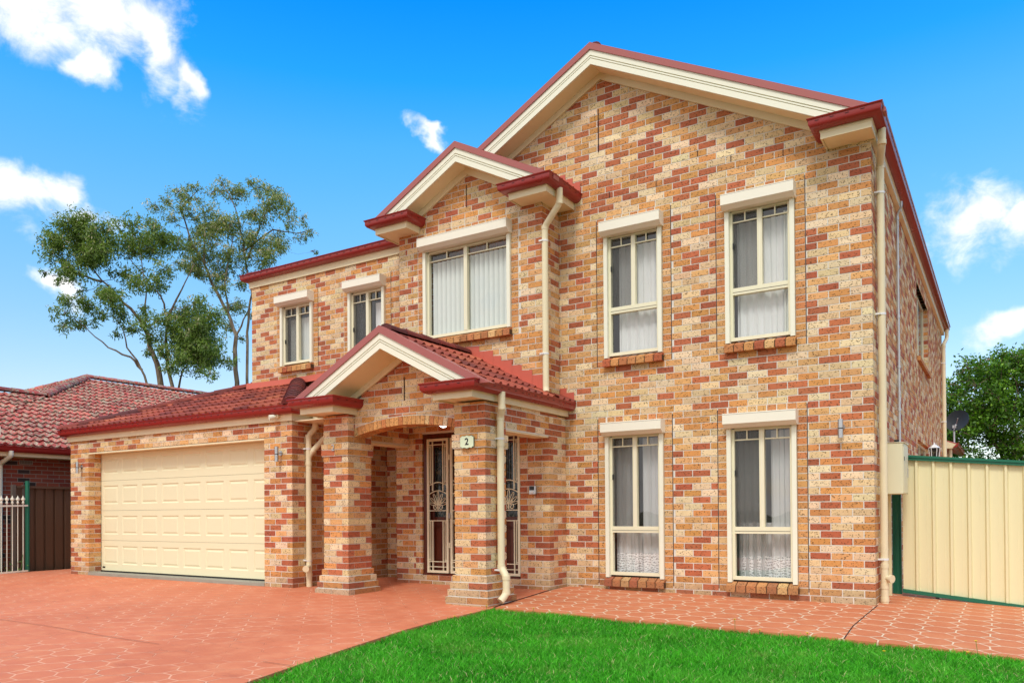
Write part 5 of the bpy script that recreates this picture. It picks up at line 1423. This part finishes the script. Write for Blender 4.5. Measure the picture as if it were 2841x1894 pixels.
# ------------------------------------------------------------------ ground
LE = [(-3.86, -2.12), (-3.88, -2.6), (-3.88, -3.19), (-3.82, -3.75), (-3.67, -4.6), (-3.53, -5.3), (-3.36, -6.1), (-2.98, -7.6), (-2.45, -9.6), (-1.75, -12.0)]
PE = [(-3.86, -2.13), (-2.53, -2.13), (-1.67, -2.14), (-.89, -2.16), (0., -2.20), (.48, -2.13), (.92, -2.08), (1.45, -2.09), (2.4, -2.12), (4.5, -2.2), (7., -2.3)]
drive = poly_sheet('driveway', [(-14.62, 1.0), (-14.72, -2.2), (-14.3, -4.5), (-13.6, -12.0)] + LE[::-1] + [(-3.89, -2.05), (-4.02, -.45), (-4.02, .3), (-7.6, .3), (-7.6, 1.)], 0, 'drive', .14)
pth = poly_sheet('path', [(-3.99, .3), (-3.99, -.45), (-3.855, -2.05), (-3.83, -2.13)] + PE[1:] + [(7., 14.), (.0, 14.), (.0, .3)], .004, 'path', .14)
soil = poly_sheet('lawn', [(p[0] + .02, p[1]) for p in LE[::-1]] + [(x, y - .02) for x, y in PE[1:]] + [(8., -12.)], -.045, 'soil')
mb = MB(); mb.face([(-600, -600, -.42), (600, -600, -.42), (600, 900, -.42), (-600, 900, -.42)], 'field'); gobj = part(mb, 'ground', None); gobj['kind'] = 'structure'
mb = MB(); mb.face([(-40, -14, -.16), (-14.63, -14, -.16), (-14.63, 20, -.16), (-40, 20, -.16)], 'soil'); yo = part(mb, 'neighbour_lawn', None); yo['kind'] = 'structure'
# slab control joints
def joint(pts, w, name):
    mb = MB()
    P = []
    for a, b in zip(pts[:-1], pts[1:]):
        n = max(1, int(math.hypot(b[0] - a[0], b[1] - a[1]) / .3))
        for i in range(n): t = i / n; P.append((a[0] + (b[0] - a[0]) * t, a[1] + (b[1] - a[1]) * t))
    P.append(pts[-1])
    for a, b in zip(P[:-1], P[1:]):
        dx, dy = b[0] - a[0], b[1] - a[1]; l = math.hypot(dx, dy); nx, ny = -dy / l * w / 2, dx / l * w / 2
        mb.face([(a[0] - nx, a[1] - ny, gz(*a) + .008), (b[0] - nx, b[1] - ny, gz(*b) + .008), (b[0] + nx, b[1] + ny, gz(*b) + .008), (a[0] + nx, a[1] + ny, gz(*a) + .008)], 'slot')
    o = part(mb, name, None); o['kind'] = 'structure'
joint([(.02, -.02), (.0, -.8), (-.015, -1.5), (.015, -2.2)], .010, 'path_joint')
joint([(-11.5, -5.56), (-8, -5.57), (-6.15, -5.58), (-5.2, -5.55)], .006, 'driveway_joint'); joint([(-3.81, -5.56), (-3.49, -5.55)], .006, 'driveway_joint')
joint([(-3.865, -2.10), (-4.0, -.50)], .03, 'porch_joint')

def in_lawn_y(x):
    for (x0, y0), (x1, y1) in zip(PE[:-1], PE[1:]):
        if x0 <= x <= x1: return y0 + (y1 - y0) * (x - x0) / (x1 - x0)
    return -99
rg = np.random.default_rng(5)
NB = 260000
cam_xy = np.array([1.268, -9.846])
X = rg.uniform(-3.95, 3.2, NB * 2); Y = rg.uniform(-8.0, -2.0, NB * 2)
pey = np.interp(X, [p[0] for p in PE], [p[1] for p in PE]); lex = np.interp(-Y, [-p[1] for p in LE], [p[0] for p in LE])
edge = rg.uniform(-.012, .03, NB * 2)
ok = (Y < pey - .01 + edge * .6) & (X > lex + .015 - edge * .6)
# thin out where the picture never looks: keep a generous wedge in front of the camera
fwd = np.array([-.5323, .8465]); dxy = np.stack([X, Y], 1) - cam_xy; dep = dxy @ fwd
ok &= (dep > 3.6)
X, Y = X[ok][:NB], Y[ok][:NB]; n = len(X)
gxs = np.linspace(-5, 4, 91); gys = np.linspace(-9, 0, 91)
G = np.array([[gz(a, b) for a in gxs] for b in gys])
ix = np.clip(((X + 5) / .1).astype(int), 0, 90); iy = np.clip(((Y + 9) / .1).astype(int), 0, 90)
Z = G[iy, ix] - .047
patch = np.sin(X * 3.1 + np.sin(Y * 2.3) * 1.7) * np.sin(Y * 4.3 + np.sin(X * 1.9) * 2) * .5 + .5
H = rg.uniform(.026, .070, n) * (.75 + .50 * patch); Wd = rg.uniform(.0018, .0042, n)
az = rg.uniform(0, 2 * np.pi, n); ln_ = rg.uniform(.15, 1.15, n) * H; az2 = rg.uniform(0, 2 * np.pi, n)
cx, sx = np.cos(az), np.sin(az)
b = np.stack([X, Y, Z], 1); side = np.stack([-np.sin(az2), np.cos(az2), np.zeros(n)], 1) * Wd[:, None]
lean = np.stack([cx * ln_, sx * ln_, np.zeros(n)], 1); up = np.stack([np.zeros(n), np.zeros(n), H], 1)
m1 = b + lean * .30 + up * .60; tip = b + lean + up * .95
V = np.stack([b - side, b + side, m1 + side * .8, m1 - side * .8, tip], 1).reshape(-1, 3)
me = bpy.data.meshes.new('grass'); me.vertices.add(len(V)); me.vertices.foreach_set('co', V.astype(np.float32).ravel())
li = np.stack([np.array([0, 1, 2, 3, 3, 2, 4]) + 5 * i for i in range(1)], 0)
base = (np.arange(n) * 5)[:, None]; loops = (base + np.array([[0, 1, 2, 3, 3, 2, 4]])).ravel()
me.loops.add(len(loops)); me.loops.foreach_set('vertex_index', loops.astype(np.int32))
me.polygons.add(2 * n)
ls = (np.arange(n) * 7)[:, None] + np.array([[0, 4]]); lt = np.tile([4, 3], n)
me.polygons.foreach_set('loop_start', ls.ravel().astype(np.int32)); me.polygons.foreach_set('loop_total', lt.astype(np.int32))
tone = np.clip(rg.beta(1.3, 1.7, n) * .85 + .18 * patch - .05, 0, .96); tone[rg.random(n) < .035] = 1.
at = me.attributes.new('tone', 'FLOAT', 'FACE'); at.data.foreach_set('value', np.repeat(tone, 2).astype(np.float32))
me.materials.append(MAT['blade']); me.update(); me.validate()
go = bpy.data.objects.new('grass', me); COL.objects.link(go); go['kind'] = 'stuff'; go['label'] = 'bright green lawn grass with a few dry blades'; go['category'] = 'grass'

# dandelions along the slab edges
MAT['yellow'] = paint('yellow_petals', (.85, .60, .02), .6); MAT['stalk'] = paint('green_stalk', (.09, .22, .03), .6)
def flower(x, y, h, label, leaves=3):
    z = gz(x, y) - .05; t = empty('dandelion', (x, y, z), label=label, cat='weed', group='yellow dandelions along the slab edges')
    mb = MB(); lx = rng.uniform(-.02, .02)
    mb.tube([(x, y, z), (x + lx * .4, y, z + h * .6), (x + lx, y, z + h)], .0022, 'stalk', 6)
    for k in range(leaves):
        a = rng.uniform(0, 6.28); L = rng.uniform(.05, .11)
        d = Vector((math.cos(a), math.sin(a), 0)); s = Vector((-d.y, d.x, 0)) * .008; p = Vector((x, y, z + .02))
        mb.face([p - s * .4, p + d * L * .5 + Vector((0, 0, .03)) - s, p + d * L + Vector((0, 0, .015)), p + d * L * .5 + Vector((0, 0, .03)) + s], 'stalk')
    part(mb, 'stem', t)
    mb = MB(); c = Vector((x + lx, y, z + h))
    for k in range(12):
        a = 2 * math.pi * k / 12; d = Vector((math.cos(a), math.sin(a), .5)) * .013; s = Vector((-math.sin(a), math.cos(a), 0)) * .004
        mb.face([c, c + d - s, c + d * 1.15, c + d + s], 'yellow')
    mb.tube([c - Vector((0, 0, .004)), c + Vector((0, 0, .006))], [.004, .008], 'yellow', 8)
    part(mb, 'flower_head', t)
for x, y, h, l in ((-3.84, -2.30, .10, 'dandelion at the foot of the right porch pillar'), (-3.30, -2.16, .09, 'dandelion by the path edge just right of the porch pillar'),
    (-.98, -2.19, .15, 'tall dandelion at the path edge below the wider-set window'), (-.74, -2.21, .07, 'short dandelion beside the tall one at the path edge'),
    (-.30, -2.22, .08, 'dandelion at the path edge just left of the slab joint'), (1.06, -2.12, .16, 'tall dandelion on the path edge at the far right'), (.98, -2.20, .07, 'low dandelion in the grass at the far right'),
    (.40, -2.55, .06, 'dandelion out in the lawn right of the slab joint'), (-3.83, -2.62, .06, 'dandelion on the driveway edge near the pillar'), (-3.82, -2.95, .07, 'dandelion on the driveway edge farther from the pillar')):
    flower(x, y, h, l)
wd = empty('weed', (-14.72, -2.2, gz(-14.7, -2.2)), label='small leafy weed climbing the picket fence foot', cat='weed')
mb = MB()
for k in range(34):
    a = rng.uniform(0, 6.28); p = Vector((-14.70 + rng.uniform(-.08, .08), -2.2 + rng.uniform(-.18, .18), gz(-14.7, -2.2) + abs(rng.gauss(0, .12)))); d = Vector((math.cos(a), math.sin(a), rng.uniform(-.2, .8))) * .05; s = Vector((-math.sin(a), math.cos(a), 0)) * .016
    mb.face([p, p + d * .5 - s, p + d, p + d * .5 + s], 'stalk')
mb.tube([(-14.70, -2.15, .02), (-14.69, -2.12, .20), (-14.70, -2.1, .36)], .004, 'stalk', 6)
part(mb, 'leaves', wd)

# ------------------------------------------------------------------ sky, sun, camera
SUN_EL, SUN_AZ = 52., 168.      # azimuth clockwise from +Y
w = bpy.data.worlds.new('World'); scene.world = w; w.use_nodes = True
nt = w.node_tree
for n_ in list(nt.nodes): nt.nodes.remove(n_)
wo = N(nt, 'OutputWorld'); bg = N(nt, 'Background'); nt.links.new(bg.outputs[0], wo.inputs[0])
sky = N(nt, 'TexSky', sky_type='NISHITA'); sky.sun_disc = False; sky.sun_elevation = R(SUN_EL); sky.sun_rotation = R(SUN_AZ)
sky.altitude = 20; sky.air_density = 1.; sky.dust_density = .6; sky.ozone_density = 2.5
tc = N(nt, 'TexCoord').outputs['Generated']
xyz = N(nt, 'SeparateXYZ'); nt.links.new(tc, xyz.inputs[0])
el = M(nt, 'MULTIPLY', M(nt, 'ARCSINE', xyz.outputs[2]), 57.2958)
azn = M(nt, 'MULTIPLY', M(nt, 'ARCTAN2', xyz.outputs[0], xyz.outputs[1]), 57.2958)
grade = N(nt, 'ValToRGB'); nt.links.new(M(nt, 'DIVIDE', el, 40., clamp=True), grade.inputs[0])
cr = grade.color_ramp
STOPS = SKYSTOPS
cr.elements[0].position = STOPS[0][0]; cr.elements[0].color = STOPS[0][1] + (1,)
cr.elements[1].position = STOPS[-1][0]; cr.elements[1].color = STOPS[-1][1] + (1,)
for p_, c_ in STOPS[1:-1]: e_ = cr.elements.new(p_); e_.color = c_ + (1,)
SKYS = .10
skyc = mapped(nt, mix(nt, 1., sky.outputs[0], grade.outputs[0], 'MULTIPLY'), (3.5, 3.5, 3.5))
wn = N(nt, 'TexNoise'); setin(nt, wn, 'Vector', tc); wn.inputs['Scale'].default_value = 14; wn.inputs['Detail'].default_value = 5
wsep = N(nt, 'SeparateXYZ'); nt.links.new(wn.outputs['Color'], wsep.inputs[0])
azn = M(nt, 'ADD', azn, M(nt, 'MULTIPLY', M(nt, 'SUBTRACT', wsep.outputs[0], .5), 6.5)); el_ = M(nt, 'ADD', el, M(nt, 'MULTIPLY', M(nt, 'SUBTRACT', wsep.outputs[1], .5), 5.))
n1 = noise(nt, mapped(nt, tc, (1, 1, 1.3)), 22, 8, .62, .3); n2 = noise(nt, tc, 3.0, 4)
def blob(a, e, ra, re, tilt=0.):
    dx = M(nt, 'DIVIDE', M(nt, 'SUBTRACT', azn, a), ra)
    e2 = M(nt, 'SUBTRACT', M(nt, 'SUBTRACT', el_, e), M(nt, 'MULTIPLY', M(nt, 'SUBTRACT', azn, a), tilt))
    dy = M(nt, 'DIVIDE', e2, re)
    d = M(nt, 'SQRT', M(nt, 'ADD', M(nt, 'MULTIPLY', dx, dx), M(nt, 'MULTIPLY', dy, dy)))
    return M(nt, 'SUBTRACT', 1., d)
bl = None
for a in [(-63.5, 29.6, 4.2, 3.6), (-59.4, 29.8, 5.0, 3.4), (-56.8, 29.2, 2.8, 3.0, -.5), (-55.0, 27.6, 1.6, 2.0, -1.0), (-60.2, 27.0, 2.0, 1.6),
          (-64.8, 18.9, 3.4, 1.9), (-62.2, 19.7, 1.9, 1.4, .4), (-60.3, 18.9, 1.25, 1.0), (-38.6, 25.5, 2.1, .8, -.5), (-1.8, 17.9, 3.3, 2.4), (.8, 17.0, 2.8, 1.9), (.3, 11.0, 2.2, 1.3), (-62.3, 14.2, 1.6, 1.1, -.5)]:
    b_ = blob(*a); bl = b_ if bl is None else M(nt, 'MAXIMUM', bl, b_)
dens = M(nt, 'ADD', bl, M(nt, 'MULTIPLY', M(nt, 'SUBTRACT', n1, .5), 1.7))
cov = sstep(nt, dens, -.08, 1.0)
# unseen white cloud added behind the viewer for soft neutral light; more overhead
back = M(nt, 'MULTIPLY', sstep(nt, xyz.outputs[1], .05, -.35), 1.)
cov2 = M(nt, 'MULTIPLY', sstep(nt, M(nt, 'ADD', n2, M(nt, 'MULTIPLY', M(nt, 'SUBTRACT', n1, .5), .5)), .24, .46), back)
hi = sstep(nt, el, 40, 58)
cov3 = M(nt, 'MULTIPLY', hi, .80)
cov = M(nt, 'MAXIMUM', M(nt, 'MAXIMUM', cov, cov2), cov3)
shade = sstep(nt, n1, .2, .62, .80, 1.)
cl = N(nt, 'CombineXYZ'); 
for i_, k_ in enumerate((1.0, 1.0, 1.0)): nt.links.new(M(nt, 'MULTIPLY', shade, CLOUDV * k_ / SKYS * (1., .985, .985)[i_]), cl.inputs[i_])
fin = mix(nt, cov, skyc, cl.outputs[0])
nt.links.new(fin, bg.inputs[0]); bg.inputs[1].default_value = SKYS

sd = bpy.data.lights.new('sun', 'SUN'); sd.energy = SUNE; sd.angle = R(14); sd.color = (1, .975, .92)
so = bpy.data.objects.new('sun', sd); COL.objects.link(so)
sdir = Vector((math.cos(R(SUN_EL)) * math.sin(R(SUN_AZ)), math.cos(R(SUN_EL)) * math.cos(R(SUN_AZ)), math.sin(R(SUN_EL))))
so.rotation_euler = (-sdir).to_track_quat('-Z', 'Y').to_euler(); so.location = (0, -8, 20)

cd_ = bpy.data.cameras.new('camera'); co = bpy.data.objects.new('camera', cd_); COL.objects.link(co)
rt, upv, fw = Vector((.84651635, .53231831, -.00687694)), Vector((.01061838, -.00396779, .99993575)), Vector((-.53225682, .84653498, .00901115))
co.matrix_world = Matrix(((rt.x, upv.x, -fw.x, 1.2679), (rt.y, upv.y, -fw.y, -9.8462), (rt.z, upv.z, -fw.z, 1.0923), (0, 0, 0, 1)))
cd_.sensor_width = 36; cd_.lens = 2175.82 / 2841 * 36; cd_.shift_x = 0.; cd_.shift_y = (1402.68 - 947) / 2841
cd_.clip_start = .05; cd_.clip_end = 3000
scene.camera = co
scene.view_settings.view_transform = 'Standard'; scene.view_settings.look = 'None'; scene.view_settings.exposure = EXPO; scene.view_settings.gamma = 1
scene.cycles.use_denoising = True
scene.cycles.max_bounces = 6; scene.cycles.transparent_max_bounces = 12
